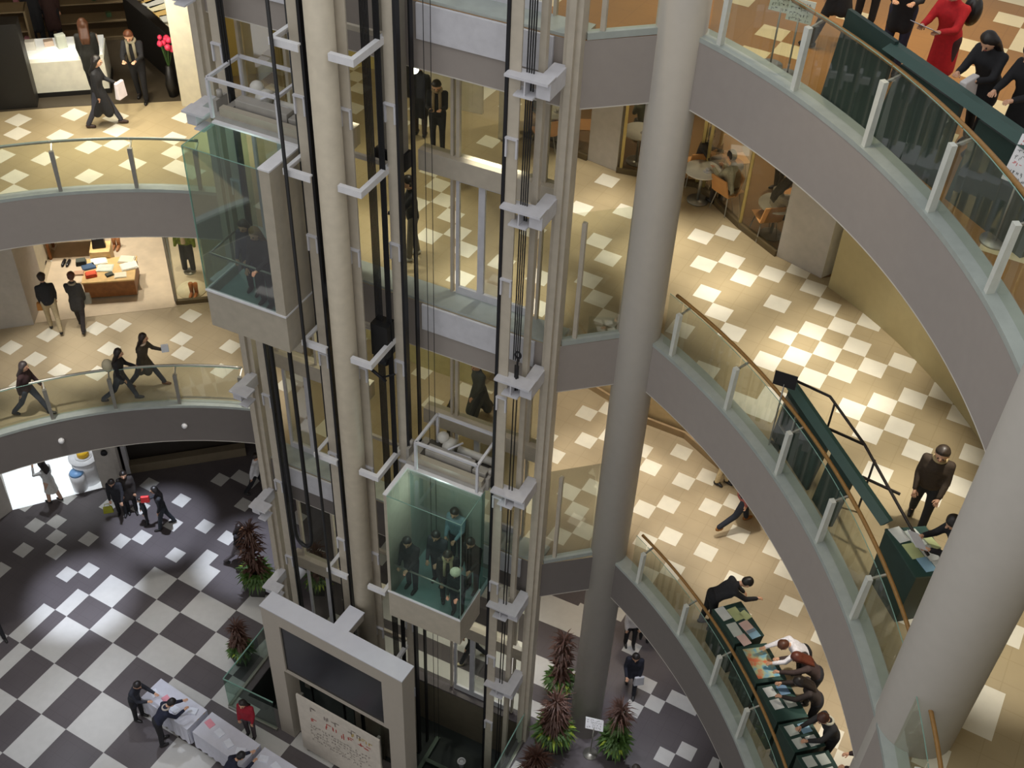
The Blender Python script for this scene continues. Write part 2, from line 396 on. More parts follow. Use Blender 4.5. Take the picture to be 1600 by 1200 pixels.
def balustrade(name, label, c, angs, z, side, hand, group, gh=1.12, rail_h=1.0, rail_off=.2, postm=POSTM, ends=(None, None)):
    mid = angs[len(angs)//2]
    root = thing(name, label, 'balustrade', (c[0]+(c[2]+.12)*math.cos(mid), c[1]+(c[2]+.12)*math.sin(mid), z+.07), group)
    def pt(a, dr, h): return Vector((c[0]+(c[2]+dr)*math.cos(a), c[1]+(c[2]+dr)*math.sin(a), z+h))
    for a in angs:
        t = Vector((-math.sin(a), math.cos(a), 0)); r = Vector((math.cos(a), math.sin(a), 0))
        p = MB()
        b = [pt(a, .03, .07)-t*.035, pt(a, .03, .07)+t*.035, pt(a, .13, .07)+t*.02, pt(a, .13, .07)-t*.02]
        tp = [pt(a, .06, .93)-t*.045, pt(a, .06, .93)+t*.045, pt(a, .13, .93)+t*.045, pt(a, .13, .93)-t*.045]
        p.hexa(b, tp); p.build('post', postm, root)
        s = MB().beam(pt(a, .1, .9), pt(a, .13+rail_off, rail_h-.02), .03); s.build('rail_bracket', STEEL, root)
    lo = ends[0] if ends[0] is not None else angs[0]; hi = ends[1] if ends[1] is not None else angs[-1]
    cuts = sorted(set([lo]+list(angs)+[hi]))
    for a, b in zip(cuts, cuts[1:]):
        if b-a < .012: continue
        e = .012/c[2]; n = 5; mb = MB()
        for k in range(n):
            q0 = a+e+(b-a-2*e)*k/n; q1 = a+e+(b-a-2*e)*(k+1)/n
            mb.quad([pt(q0, .15, .08), pt(q1, .15, .08), pt(q1, .15, gh), pt(q0, .15, gh)])
        bmesh.ops.remove_doubles(mb.bm, verts=mb.bm.verts, dist=.0005)
        g = mb.build('glass_panel', GL, root)
        em = MB().tube([pt(a+e+(b-a-2*e)*k/n, .15, gh) for k in range(n+1)], .006, 5); em.build('glass_edge', GLE, g)
    hr = MB().tube([pt(lo+(hi-lo)*k/60, .13+rail_off, rail_h) for k in range(61)], .03, 8); hr.build('handrail', hand, root)
    return root
def angs_of(c, z, px):
    return sorted(math.atan2(P(x, y, z)[1]-c[1], P(x, y, z)[0]-c[0]) for x, y in px)
A3 = angs_of(ARC[3], L3, [(1050, 559), (1134, 644), (1212, 745), (1281, 850), (1341, 970)]); A3 = [A3[0]-3*.118, A3[0]-2*.118, A3[0]-.118]+A3
A4 = angs_of(ARC[4], L4, [(1127, 76), (1239, 148), (1348, 236), (1447, 338), (1537, 465)]); A4 = [A4[0]-.13]+A4 if A4[0] > .11 else A4
A2 = angs_of(ARC[2], L2, [(989, 917), (1057, 995), (1113, 1072), (1150, 1155)]); A2 = [A2[0]-.45, A2[0]-.34, A2[0]-.23, A2[0]-.115]+A2
for lv, z, A, l in ((3, L3, A3, 'curved glass balustrade with wooden handrail along the middle right gallery'), (4, L4, A4, 'curved glass balustrade with wooden handrail along the top right gallery'), (2, L2, A2, 'curved glass balustrade with wooden handrail along the lowest right gallery')):
    balustrade('glass_balustrade', l, ARC[lv], A, z, 'r', WOOD, None, ends=(-.4 if lv != 4 else -.02, A[-1]+.03))
LA = angs_of(LARC, L3, [(97, 298), (217, 292), (320, 290)])
st = LA[1]-LA[0]
balustrade('glass_balustrade', 'glass balustrade with grey handrail on the upper left gallery', LARC, LA+[LA[-1]+LA[1]-LA[0], LA[-1]+2*(LA[1]-LA[0]), LA[-1]+3*st], L3, 'l', STEEL, None, postm=STEEL)
LB = angs_of(LARC, L2, [(85, 665), (182, 647), (280, 644), (378, 646)])
balustrade('glass_balustrade', 'glass balustrade with grey handrail on the lower left gallery', LARC, LB+[LB[-1]+st, LB[-1]+2*st, LB[-1]+3*st], L2, 'l', STEEL, None, postm=STEEL)
# ------------------------------------------------------------ columns
struct('column', MB().cyl(COLA, .37, 0, 22, 40), COLM, 'round grey column at the near end of the lift lobby')
c2 = MB().cyl((5.27, 8.35), .5, 0, 21.6, 48); struct('column', c2, COLM, 'thick round grey column at the right edge of the galleries')
for o in [o for o in COL.objects if o.name.startswith('column')]: tag(o, None, 'column')
# ------------------------------------------------------------ lift lobby: posts, glazing, doors
for k, (u, hw, lab) in enumerate(((0, .13, 'tall beige steel mullion at the right end of the lift bay'), (-6.56, .15, 'tall beige steel mullion at the left end of the lift bay'))):
    t = thing('steel_mullion', lab, 'post', W(u, 0, 0))
    MB().ub(u-hw, u+hw, -.13, .1, 0, 21).build('post_body', PAINT, t, .01)
    MB().ub(u-.05, u+.05, .1, .17, 0, 21).build('front_fin', PAINT, t)
def lobby(lv, z, top):
    n = {0: 10, 2: 20, 3: 30, 4: 40}[lv]
    hz = z+2.45
    hd = MB().ub(-6.5, -4.0, -.6, -.36, hz, hz+.38); tag(hd.build('door_header', PAINT, None, .01), 'beige header beam over the left lift doors on gallery level %s' % {0: 'ground', 2: 'second', 3: 'third', 4: 'fourth'}[lv], 'beam')
    hd = MB().ub(-2.75, -.12, -.6, -.36, hz, hz+.38); hd.ub(-.45, -.3, -.36, -.355, hz+.1, hz+.2)
    tag(hd.build('door_header', PAINT, None, .01), 'beige header beam over the right lift doors on gallery level %s' % {0: 'ground', 2: 'second', 3: 'third', 4: 'fourth'}[lv], 'beam')
    for s, us in (('left', (-6.2, -5.6, -5.05, -4.5)), ('right', (-2.1, -1.62, -1.14, -.6))):
        d = thing('door_%d' % (n+(1 if s == 'left' else 2)), None, None, W(sum(us)/4, -.5, z)); d['kind'] = 'structure'
        for a, b in zip(us, us[1:]):
            f = MB()
            f.ub(a, a+.06, -.52, -.46, z+.02, hz).ub(b-.06, b, -.52, -.46, z+.02, hz).ub(a+.06, b-.06, -.52, -.46, z+.02, z+.2).ub(a+.06, b-.06, -.52, -.46, hz-.08, hz)
            fo = f.build('door_leaf', PAINTL, d)
            MB().quad([W(a+.06, -.49, z+.2), W(b-.06, -.49, z+.2), W(b-.06, -.49, hz-.08), W(a+.06, -.49, hz-.08)]).build('pane', GLD, fo)
    for u0, u1 in ((-4.45, -2.15), (-.55, -.05)):
        w = thing('window_%d' % (n+int(-u0)), None, None, W((u0+u1)/2, -.5, z)); w['kind'] = 'structure'
        MB().quad([W(u0, -.49, z+.05), W(u1, -.49, z+.05), W(u1, -.49, top), W(u0, -.49, top)]).build('pane', GLD, w)
        MB().ub(u0, u0+.05, -.53, -.45, z+.05, top).ub(u1-.05, u1, -.53, -.45, z+.05, top).build('window_frame', PAINT, w)
    for u0, u1 in ((-6.25, -4.4), (-2.2, -.5)):
        w = thing('window_%d' % (n+int(-u0)+1), None, None, W((u0+u1)/2, -.5, hz+.4)); w['kind'] = 'structure'
        MB().quad([W(u0, -.49, hz+.39), W(u1, -.49, hz+.39), W(u1, -.49, top), W(u0, -.49, top)]).build('pane', GLD, w)
        f = MB()
        for u in ((u0, (u0+u1)/2, u1-.06) if u0 < -4 else (-2.1, -.6)): f.ub(u, u+.06, -.53, -.45, hz+.38, top)
        f.build('window_frame', PAINT, w)
    if lv:
        for u0, u1 in ((-6.3, -4.3), (-2.5, -.3)):
            MBo = MB().ub(u0, u1, .025, .07, z-.56, z-.0)
            tag(MBo.build('door_apron', PAINTL, None, .005), 'flat beige apron plate under the %s lift doors, %s gallery' % ('left' if u0 < -4 else 'right', {2: 'second', 3: 'third', 4: 'fourth'}[lv]), 'panel')
    # angled glass return to the round column
    if lv:
        w = thing('window_%d' % (n+9), None, None, W(.6, -.2, z)); w['kind'] = 'structure'
        a = W(.12, -.1, z+.06); b = W(.95, -.8, z+.06)
        MB().quad([a, b, b+Vector((0, 0, 2.6)), a+Vector((0, 0, 2.6))]).build('pane', GLD, w)
        MB().beam(a, b, .12, .1).build('window_frame', KERB, w)
        MB().beam(a+(b-a)*.22, a+(b-a)*.22+Vector((0, 0, 2.4)), .07).build('window_frame', PAINT, w)
lobby(0, 0, L2-THK-.03); lobby(2, L2, L3-THK-.03); lobby(3, L3, L4-THK-.03); lobby(4, L4, 21)
# ------------------------------------------------------------ lift structure
RZ = [17.55, 15.38, 11.9, 9.1, 5.65, 2.81]
names_h = ['topmost', 'second from the top', 'third from the top', 'fourth from the top', 'fifth from the top', 'lowest']
for k, z in enumerate(RZ):
    t = thing('rail_bracket_arm', 'pale box steel bracket tying the right guide rail to its mullion, %s' % names_h[k], 'bracket', W(-.15, .4, z), 'brackets of the right mullion')
    MB().ub(-.25, -.03, .1, .7, z-.28, z).build('arm', PAINTL, t, .008)
    mb = MB().ub(-.7, -.03, .52, .8, z-.02, z+.02).ub(-.55, -.25, .52, .8, z-.28, z-.25).ub(-.4, -.38, .54, .78, z-.25, z-.02); mb.build('plate', PAINTL, t)
    t = thing('rail_bracket_arm', 'pale box steel bracket tying the left guide rail to its mullion, %s' % names_h[k], 'bracket', W(-6.45, .4, z), 'brackets of the left mullion')
    MB().ub(-6.57, -6.37, .1, .7, z-.28, z).build('arm', PAINTL, t, .008)
    mb = MB().ub(-6.57, -6.13, .52, .8, z-.02, z+.02).ub(-6.35, -6.15, .52, .8, z-.28, z-.25); mb.build('plate', PAINTL, t)
    t = thing('column_bracket', 'white angle bracket ring around the central lift column, %s' % names_h[k], 'bracket', W(-3.4, 1.3, z), 'brackets of the central column')
    MB().ub(-4.12, -3.62, 1.4, 1.48, z-.015, z+.015).ub(-4.12, -3.62, 1.46, 1.48, z-.1, z-.015).build('front_plate', WHITE, t)
    MB().ub(-3.12, -2.7, 1.4, 1.48, z-.015, z+.015).ub(-3.12, -2.7, 1.46, 1.48, z-.1, z-.015).build('front_plate', WHITE, t)
    MB().ub(-2.78, -2.7, .3, 1.4, z-.015, z+.015).ub(-2.72, -2.7, .3, 1.46, z-.1, z-.015).build('side_arm', WHITE, t)
    MB().ub(-4.12, -4.05, .6, 1.4, z-.015, z+.015).ub(-4.12, -4.1, .6, 1.46, z-.1, z-.015).build('side_arm', WHITE, t)
    MB().ub(-4.05, -2.78, .48, .54, z-.08, z).build('rear_tie', PAINT, t)
ZB, ZT = -1.65, 21
tag(MB().tube([W(-3.34, 1.3, ZB), W(-3.34, 1.3, ZT)], .215, 36).build('shaft_column', SHAFTC), 'cream round steel column between the two lift shafts', 'column')
def member(name, label, cat, u0, u1, v0, v1, m, z0=ZB, z1=ZT, group=None):
    return tag(MB().ub(u0, u1, v0, v1, z0, z1).build(name, m, None), label, cat, group)
GR = 'guide rails of the lift shafts'
def rail(label, u, face, vv=.65):
    t = thing('guide_rail', label, 'rail', W(u, vv, ZB), GR)
    MB().ub(u-.09, u+.09, vv-.03, vv+.0, ZB, ZT).build('rail_flange', PAINT, t)
    MB().ub(u+face*.12-.025, u+face*.12+.025, vv-.1, vv+.02, ZB, ZT).build('rail_blade', DARK, t)
    for k in range(8):
        z = 1.2+k*2.55
        MB().ub(u-.1, u+.1, vv+.0, vv+.05, z, z+.03).ub(u-.1, u-.07, vv, vv+.04, z-.3, z).ub(u+.07, u+.1, vv, vv+.04, z-.3, z).build('splice_plate', PAINTL, t)
rail('steel guide rail right of the lower lift cab', -.6, -1)
rail('steel guide rail left of the lower lift cab', -2.63, 1)
rail('steel guide rail left of the upper lift cab', -6.02, 1, .32)
rail('pale flat guide strip left of the central lift column', -3.94, 1, 1.1)
rail('pale flat guide strip right of the central lift column', -3.13, -1, 1.1)
member('steel_channel', 'beige steel channel beside the right rail ropes', 'post', -.36, -.26, .3, .4, PAINT)
member('steel_channel', 'beige steel channel left of the upper lift cab ropes', 'post', -6.12, -6.02, .2, .3, PAINT)
member('steel_channel', 'beige steel channel right of the upper lift cab', 'post', -4.12, -4.02, .15, .25, PAINT)
member('steel_channel', 'narrow dark steel channel beside the beige shaft rail', 'post', -2.5, -2.47, .2, .3, DARK)
def ropes(label, u, v, n, sp, z0, z1, r=.011, m=BLACK, group='hoist ropes'):
    for k in range(n):
        tag(MB().tube([W(u+k*sp, v, z0), W(u+k*sp, v, z1)], r, 6).build('hoist_rope', m), label, 'rope', group)
ropes('thin black hoist rope in the left bundle beside the central column', -3.02, .75, 6, .026, ZB, ZT, group='left rope bundle beside the central column')
ropes('thin black hoist rope in the right bundle beside the central column', -2.8, .75, 5, .022, ZB, ZT, group='right rope bundle beside the central column')
ropes('thin black hoist rope hanging beside the right guide rail', -.44, .6, 4, .035, 12.3, ZT, group='ropes beside the right guide rail')
ropes('thin black rope at the left guide rail above the upper lift cab', -5.8, .45, 3, .05, 15.75, ZT, group='ropes above the upper lift cab')
ropes('hair thin governor wire in front of the lobby glazing', -2.3, .2, 2, .12, -1.4, ZT, .006, DARK, 'governor wires')
ropes('thin black rope below the rope hook', -.4, .6, 2, .06, -1.0, 12.2, .012, group='ropes below the hook')
h = MB(); h.tube([W(-.35+.05*math.cos(t), .62, 12.45+.07*math.sin(t)) for t in [2*math.pi*k/16 for k in range(17)]], .018, 6).tube([W(-.35, .62, 12.4), W(-.37, .62, 11.6)], .02, 6)
tag(h.build('rope_hook', DARK), 'dark ring hook at the top of the ropes right of the shaft', 'hook')
CB = mat('cable_black', (26, 26, 28), .5)
tag(MB().tube([W(-4.03, 1.53, ZT), W(-4.0, 1.53, ZB)], .03, 8).build('shaft_cable', CB), 'black cable running the full height just left of the column brackets', 'cable')
tag(MB().tube([W(-4.14, .95, ZT), W(-4.14, .95, ZB)], .025, 8).build('shaft_cable', CB), 'black cable running down between the upper lift cab and the pale guide strip', 'cable')
# travelling cable of the upper cab: hangs below it in a long loop
lp = []
ux, uy = -5.55, -5.05
for z in np.linspace(11.8, 5.75, 20): lp.append(W(-5.24, .95, z))
for t in np.linspace(0, math.pi, 13)[1:-1]: lp.append(W(-5.03-.21*math.cos(t), .95, 5.75-.42*math.sin(t)))
for z in np.linspace(5.75, 11.8, 20): lp.append(W(-4.82, .95, z))
tag(MB().tube(lp, .045, 8).build('travelling_cable', CB), 'thick black travelling cable looping below the upper lift cab', 'cable')
tag(MB().tube([W(-5.66, .6, 11.75), W(-5.66, .6, ZB)], .025, 8).build('shaft_cable', CB), 'straight black cable below the upper lift cab, leftmost', 'cable')
# counterweights
t = thing('counterweight', 'tall grey counterweight frame behind the rope bundles', 'counterweight', W(-2.85, .35, 15.2))
MB().ub(-3.06, -2.6, .2, .36, 15.5, 20.4).build('weight_stack', mat('cw_grey', (150, 143, 130), .6), t)
MB().ub(-3.1, -2.56, .18, .4, 15.2, 15.5).ub(-3.0, -2.9, .36, .44, 15.3, 15.45).build('frame_foot', DARK, t)
t = thing('counterweight', 'narrow black counterweight between the column and the left guide strip', 'counterweight', W(-3.73, .9, 12.6))
MB().ub(-3.82, -3.66, .85, .95, 12.9, 20.8).build('weight_stack', mat('cw_black', (44, 36, 28), .6), t)
MB().ub(-3.84, -3.64, .8, .98, 12.6, 12.9).build('frame_foot', WHITE, t)
# pulley block machinery
t = thing('pulley_block', 'black pulley block hanging in the rope bundles', 'pulley', W(-2.9, .75, 10.9))
MB().ub(-3.05, -2.72, .62, .9, 11.6, 12.3).build('housing', BLACK, t)
MB().tube([W(-3.1, .95, 11.3), W(-2.75, .95, 11.1)], .03).tube([W(-3.0, .7, 10.9), W(-2.6, .9, 11.3)], .02).build('linkage', DARK, t)
MB().tube([W(-3.02, .76, 11.5), W(-2.8, .76, 11.5)], .16, 20).build('sheave', DARK, t)
# ------------------------------------------------------------ lift cabs
CABF = mat('cab_floor', (140, 170, 168), .5); CABP = mat('cab_panel', (176, 168, 152), .45); MACH = mat('lift_machine_grey', (170, 166, 160), .5, .2); CABI = mat('cab_interior', (150, 158, 148), .4)
def cab(label, u0, u1, z, solid):
    "u0<u1 outer faces, z = sill of the glass"
    t = thing('lift_cab', label, 'lift cab', W((u0+u1)/2, .6, z-.8))
    v0, v1, vm = .12, 1.72, .85; h = 2.87
    MB().ub(u0+.02, u1-.02, v0, vm, z-.3, z-.2).ub(u0+.02, u1-.02, vm, v1-.03, z-.3, z-.2).build('cab_floor', CABF, t)
    sk = MB().ub(u0, u1, v1-.03, v1, z-.78, z).ub(u0, u0+.03, vm, v1-.03, z-.78, z).ub(u1-.03, u1, vm, v1-.03, z-.78, z).ub(u0+.03, u1-.03, vm, v1-.03, z-.78, z-.74)
    s = sk.build('skirt', CABP, t)
    MB().ub(u0-.01, u1+.01, v1-.02, v1+.02, z, z+.035).ub(u0-.01, u0+.03, vm, v1-.02, z, z+.035).ub(u1-.03, u1+.01, vm, v1-.02, z, z+.035).build('sill_trim', WHITE, s)
    # solid rear half
    ss = (u1-.04, u1) if solid > 0 else (u0, u0+.04)
    MB().ub(ss[0], ss[1], v0, vm, z-.3, z+h).build('rear_side_panel', CABI, t)
    if solid < 0: MB().ub(u0+.04, u1, v0, v0+.03, z-.3, z+h).build('cab_doors', CABI, t)
    else: MB().ub((u0+u1)/2, u1-.04, v0, v0+.03, z-.3, z+h).build('cab_doors', CABI, t)
    o_ = u0+.01 if solid > 0 else u1-.01
    MB().quad([W(o_, v0, z), W(o_, vm, z), W(o_, vm, z+h), W(o_, v0, z+h)]).build('rear_side_glass', GLC, t)
    r = MB().ub(u0, u1, v0, vm, z+h, z+h+.12).build('rear_roof', MACH, t)
    # solid flank next to the central column and white top rims
    a = (u1-.2, u1) if solid > 0 else (u0, u0+.06)
    MB().ub(a[0], a[1], vm, v1, z+.035, z+h).build('flank_panel', CABP, t)
    MB().ub(a[0]-.01, a[1]+.01, vm, v1+.01, z+h, z+h+.03).ub(u0, u1, vm-.02, vm+.08, z+h, z+h+.035).build('top_rim', WHITE, t)
    g0, g1 = (u0, a[0]) if solid > 0 else (a[1], u1)
    gu = u0 if solid > 0 else u1
    MB().quad([W(g0, v1-.01, z+.03), W(g1, v1-.01, z+.03), W(g1, v1-.01, z+h), W(g0, v1-.01, z+h)]).build('front_glass', GLC, t)
    MB().quad([W(gu, vm, z+.03), W(gu, v1-.01, z+.03), W(gu, v1-.01, z+h), W(gu, vm, z+h)]).build('side_glass', GLC, t)
    MB().quad([W(g0, vm+.08, z+h), W(g1, vm+.08, z+h), W(g1, v1-.01, z+h), W(g0, v1-.01, z+h)]).build('roof_glass', GLC, t)
    e = MB().beam(W(gu, v1, z+.03), W(gu, v1, z+h), .011).beam(W(g0, v1, z+h), W(g1, v1, z+h), .011).beam(W(gu, vm, z+h), W(gu, v1, z+h), .011)
    e.build('glass_edges', GLE, t)
    MB().tube([W(u0+.1, v1-.12, z+.75), W(u1-.1, v1-.12, z+.75)], .02).tube([W(gu-(.1 if gu > (u0+u1)/2 else -.1), v1-.12, z+.75), W(gu-(.1 if gu > (u0+u1)/2 else -.1), vm, z+.75)], .02).build('handrail', STEEL, t)
    # rooftop machinery inside a guard frame
    m = MB(); zr = z+h+.12
    m.ub(u0+.3, u1-.35, .46, .66, zr, zr+.26).ub(u1-.33, u1-.05, .48, .66, zr, zr+.2)
    m.build('beam_housing', MACH, t, .01)
    m = MB().ub(u0+.1, u1-.05, .7, .82, zr, zr+.14); m.build('crosshead_channel', CABP, t)
    m = MB().tube([W(u0+.55, .3, zr+.2), W(u0+.75, .3, zr+.2)], .16, 20).tube([W(u0+.8, .24, zr+.12), W(u1-.1, .24, zr+.12)], .08, 14).ell(W(u0+.5, .3, zr+.36), .12)
    m.build('door_motor', mat('motor_white', (200, 198, 190), .4), t)
    m = MB().ub(u0+.15, u1-.1, v0+.02, .6, zr-.0, zr+.02); m.build('roof_tray', mat('tray_dark', (74, 70, 66), .6), t)
    m = MB().tube([W(u0+.4, .45, zr+.2), W(u1-.5, .42, zr+.22), W(u1-.35, .4, zr+.05)], .018).tube([W(u0+.7, .5, zr+.3), W(u0+.9, .25, zr+.35)], .02); m.build('conduit', PAINTL, t)
    fz = zr+.75; f = MB(); fu0, fu1, fv0, fv1 = u0+.3, u1-.05, .15, 1.0
    if solid > 0: fu0, fu1 = u0+.1, u1-.25
    c = [W(fu0, fv0, fz), W(fu1, fv0, fz), W(fu1, fv1, fz), W(fu0, fv1, fz)]
    for p, q in zip(c, c[1:]+c[:1]): f.beam(p, q, .05)
    for p in c: f.beam(p, Vector((p.x, p.y, zr)) if uvof(p)[1] < .8 else p-Vector((0, 0, .7)), .05)
    f.build('guard_frame', PAINTL, t)
    for uu in (u0-.03, u1+.03):
        MB().ub(uu-.03, uu+.03, .45, .75, zr-.1, zr+.2).tube([W(uu, .6, zr+.2), W(uu, .6, zr+.32)], .05).build('guide_shoe', MACH, t)
    return t
ZC2, ZC1 = 6.15, 12.55
cab('lower panoramic glass lift cab full of passengers, glass on its right flank', -2.45, -.82, ZC2, -1)
cab('upper panoramic glass lift cab at the left, with a solid flank beside the column', -5.85, -4.2, ZC1, 1)
for u0, u1, l in ((-5.9, -4.2, 'left'), (-2.45, -.8, 'right')):
    pass
# pit gear
t = thing('pit_buffer_frame', 'dark frame with ring buffers on the pit floor of the right shaft', 'machine', W(-1.5, .8, -1.65))
MB().ub(-2.3, -2.2, .1, 1.6, -1.65, -1.5).ub(-.9, -.8, .1, 1.6, -1.65, -1.5).ub(-2.2, -.9, .75, .85, -1.65, -1.5).build('frame', mat('pit_steel', (70, 84, 74), .5, .4), t)
for (u, v) in ((-1.35, .55), (-1.25, .95), (-1.6, 1.35)):
    ring = [W(u+.09*math.cos(a), v+.09*math.sin(a), -1.3) for a in [2*math.pi*k/16 for k in range(17)]]
    MB().tube(ring, .02, 6).cyl(W(u, v).xy, .06, -1.65, -1.3, 12).build('buffer', PAINTL, t)
# ------------------------------------------------------------ walls and shops
CREAM = mat('cream_wall', (208, 200, 176), .7); YELW = mat('yellow_lit_wall', (196, 176, 104), .75, var=.03); GRYW = mat('grey_wall', (182, 176, 168), .7)
BLK = mat('black_shop_fitting', (24, 22, 20), .5); BRN = mat('brown_wall', (150, 116, 74), .7)
def wallpath(name, pts, z0, z1, m, th=.15):
    mb = MB()
    for a, b in zip(pts, pts[1:]):
        a = Vector(a[:2]); b = Vector(b[:2]); d = (b-a).normalized(); n = Vector((-d.y, d.x))*th
        mb.prism([a, b, b+n, a+n], z0, z1)
    return struct(name, mb, m)
C2, C3, C4 = L3-THK-.03, L4-THK-.03, 21
# --- third level left: dark fashion shop
wallpath('wall_left_third', [(-7.45, 22.88), (-6.75, 22.78), (-6.7, 24.3)], L3, C3, CREAM)
wallpath('wall_lobby_third', [(-6.7, 24.3), (-4.2, 25.2), (-1.2, 24.2)], L3, C3, YELW)
wallpath('wall_shop_back_third', [(-20, 27.6), (-6.9, 28.4)], L3, C3, BRN)
wallpath('wall_shop_side_third', [(-6.2, 28.4), tuple(P(275, 30, L3)[:2]), (-7.2, 23.0)], L3, C3, BLK)
sf = MB(); q = [(-19, 20.2), (-12.5, 21.9), (-9.93, 22.6), (-7.5, 23.1), (-7.0, 28.3), (-19, 27.5)]
struct('floor_shop_third', sf.prism(q, L3+.003, L3+.008), mat('shop_floor_dark', (70, 62, 50), .4))
def pz(x, y, z): return Vector(P(x, y, z))
def obj_box(name, label, cat, px, z, w, d, h, m, ang=None, group=None, bevel=.01):
    p = P(px[0], px[1], z); a = math.atan2(EP[1], EP[0]) if ang is None else ang
    return tag(MB().obox((p[0], p[1]), a, w, d, z, z+h).build(name, m, None, bevel), label, cat, group)
AL = math.atan2(.33, 1.3)   # shop front direction on the left side
def cabinet_white():
    c = P(100, 152, L3); t = thing('display_cabinet', 'brightly lit white display cabinet with glass top in the dark shop', 'display cabinet', (c[0], c[1]+.55, L3))
    cx, cy = c[0], c[1]+.55
    MB().obox((cx, cy), AL, 1.75, 1.0, L3, L3+.12).build('plinth', BLK, t)
    WB = mat('lit_white_cabinet', (235, 232, 215), .4)
    MB().obox((cx, cy), AL, 1.7, 1.0, L3+.12, L3+.82).build('body', WB, t)
    MB().obox((cx, cy+.1), AL, 1.6, .8, L3+.82, L3+.9).build('top_tray', mat('lit_tray', (250, 250, 240), .4, emit=.4), t)  # tray emits a little, standing in for the spot's bright pool
    for k in range(5):
        a = (math.cos(AL), math.sin(AL)); o = -.65+k*.32
        h = [.2, .12, .3, .16, .26][k]
        tag(MB().obox((cx+a[0]*o, cy+a[1]*o+.15*(k % 2)), AL+.2*k, .2, .16, L3+.9, L3+.9+h).build('gift_box', mat('box_%d' % (k % 3), [(240, 236, 225), (214, 190, 170), (200, 205, 190)][k % 3], .5), None, .01),
            ['white box at the left end of the lit cabinet', 'low pinkish box second along the lit cabinet', 'tall greenish box in the middle of the lit cabinet', 'white box right of the middle on the lit cabinet', 'tall pinkish box at the right end of the lit cabinet'][k], 'box', 'boxes on the lit cabinet')
cabinet_white()
SHELF = mat('shop_shelf', (120, 104, 78), .5); GOODC = [mat('goods_%d' % k, c, .35) for k, c in enumerate([(225, 225, 215), (190, 60, 50), (60, 90, 60), (225, 190, 120), (90, 60, 40), (235, 160, 170), (250, 240, 200)])]
def shelf(label, c, ang, w, n, lv, seed, where, tall=3, glow=0):
    rnd = random.Random(seed); t = thing('display_shelf', label, 'shelf', (c[0], c[1], lv)); a = Vector((math.cos(ang), math.sin(ang))); nrm = Vector((-a.y, a.x))
    mb = MB().obox(c, ang, w, .5, lv, lv+.08)
    for k in range(1, tall+1): mb.obox(c, ang, w, .5, lv+.45*k, lv+.45*k+.03)
    for s in (-1, 1): mb.obox((c[0]+a.x*s*w/2, c[1]+a.y*s*w/2), ang, .04, .5, lv, lv+.45*tall+.03)
    mb.build('frame', SHELF, t)
    for j in range(n):
        o = -w/2+w*(j+.5)/n; kz = rnd.choice(range(max(0, tall-2), tall+1)); z = lv+.45*kz+(.03 if kz else .08); hh = rnd.uniform(.1, .24)
        p = Vector(c)+a*o+nrm*rnd.uniform(-.12, .12); k = rnd.randrange(7)
        mb = MB()
        if j % 2: mb.cyl(p, .05, z, z+hh*.7, 12).cyl(p, .022, z+hh*.7, z+hh, 10)
        else: mb.obox(p, ang+rnd.uniform(-.3, .3), .11, .1, z, z+hh)
        cn = ['cream', 'red', 'green', 'tan', 'brown', 'pink', 'pale yellow'][k]
        tag(mb.build('bottle' if j % 2 else 'carton', GOODC[k]), '%s %s %s' % (cn, 'bottle' if j % 2 else 'carton', where), 'bottle' if j % 2 else 'carton', ('bottles ' if j % 2 else 'cartons ')+where)
c = P(105, 2, L3+.9); shelf('long shelf of sparkling goods along the back of the dark shop', (c[0], c[1]), AL, 3.4, 14, L3, 3, 'on the back shelf of the dark shop')
c = P(2, 45, L3+.9); shelf('short shelf of glassware at the left of the dark shop', (c[0], c[1]), AL, 1.2, 5, L3, 8, 'on the left shelf of the dark shop')
def partition(label, px, w, d, h, lv=L3, ang=AL, m=BLK):
    p = P(px[0], px[1], lv); tag(MB().obox((p[0], p[1]), ang, w, d, lv, lv+h).build('shop_partition', m, None, .01), label, 'partition')
partition('tall black shop partition at the far left of the dark shop', (22, 164), 1.0, .4, 1.9)
# long black counter running back, with a lit cream table to its right
a = P(272, 64, L3+1.2); b = P(190, -6, L3+1.2)
mb = MB(); d = (Vector(b)-Vector(a)).normalized(); d.z = 0; n = Vector((-d.y, d.x, 0))
mb.prism([Vector(a), Vector(a)-n*.2, Vector(b)-n*.2, Vector(b)], L3, L3+1.2)
tag(mb.build('shop_counter', BLK, None, .01), 'long black counter running back into the dark shop', 'counter')
q4 = [P(x, y, L3+.85) for x, y in ((205, -12), (250, -12), (262, 20), (268, 50))]; mid = sum((Vector(k) for k in q4), Vector())/4
t = thing('display_table', 'cream display table of bright folded goods beyond the black counter', 'table', (mid.x, mid.y, L3))
MB().prism([k[:2] for k in q4], L3+.8, L3+.85).build('tabletop', CREAM, t)
for k in q4:
    p = mid+(Vector(k)-mid)*.85; MB().box(p.x-.03, p.x+.03, p.y-.03, p.y+.03, L3+.01, L3+.8).build('leg', BLK, t)
A_ = (Vector(q4[3])+Vector(q4[2]))/2; B_ = (Vector(q4[0])+Vector(q4[1]))/2; dd = (B_-A_)
for k in range(6):
    p = A_+dd*(.08+.165*k)
    tag(MB().obox((p.x, p.y), math.atan2(dd.y, dd.x)+.1*k, .36, .3+.07*k, L3+.85, L3+.9).build('folded_garment', GOODC[[0, 3, 6, 0, 3, 6][k]], None, .01), ['white folded garment nearest the front', 'tan folded garment second from the front', 'yellow folded garment third from the front', 'white folded garment fourth from the front', 'tan folded garment fifth from the front', 'yellow folded garment farthest back'][k]+' of the cream table', 'garment', 'folded garments on the cream table')
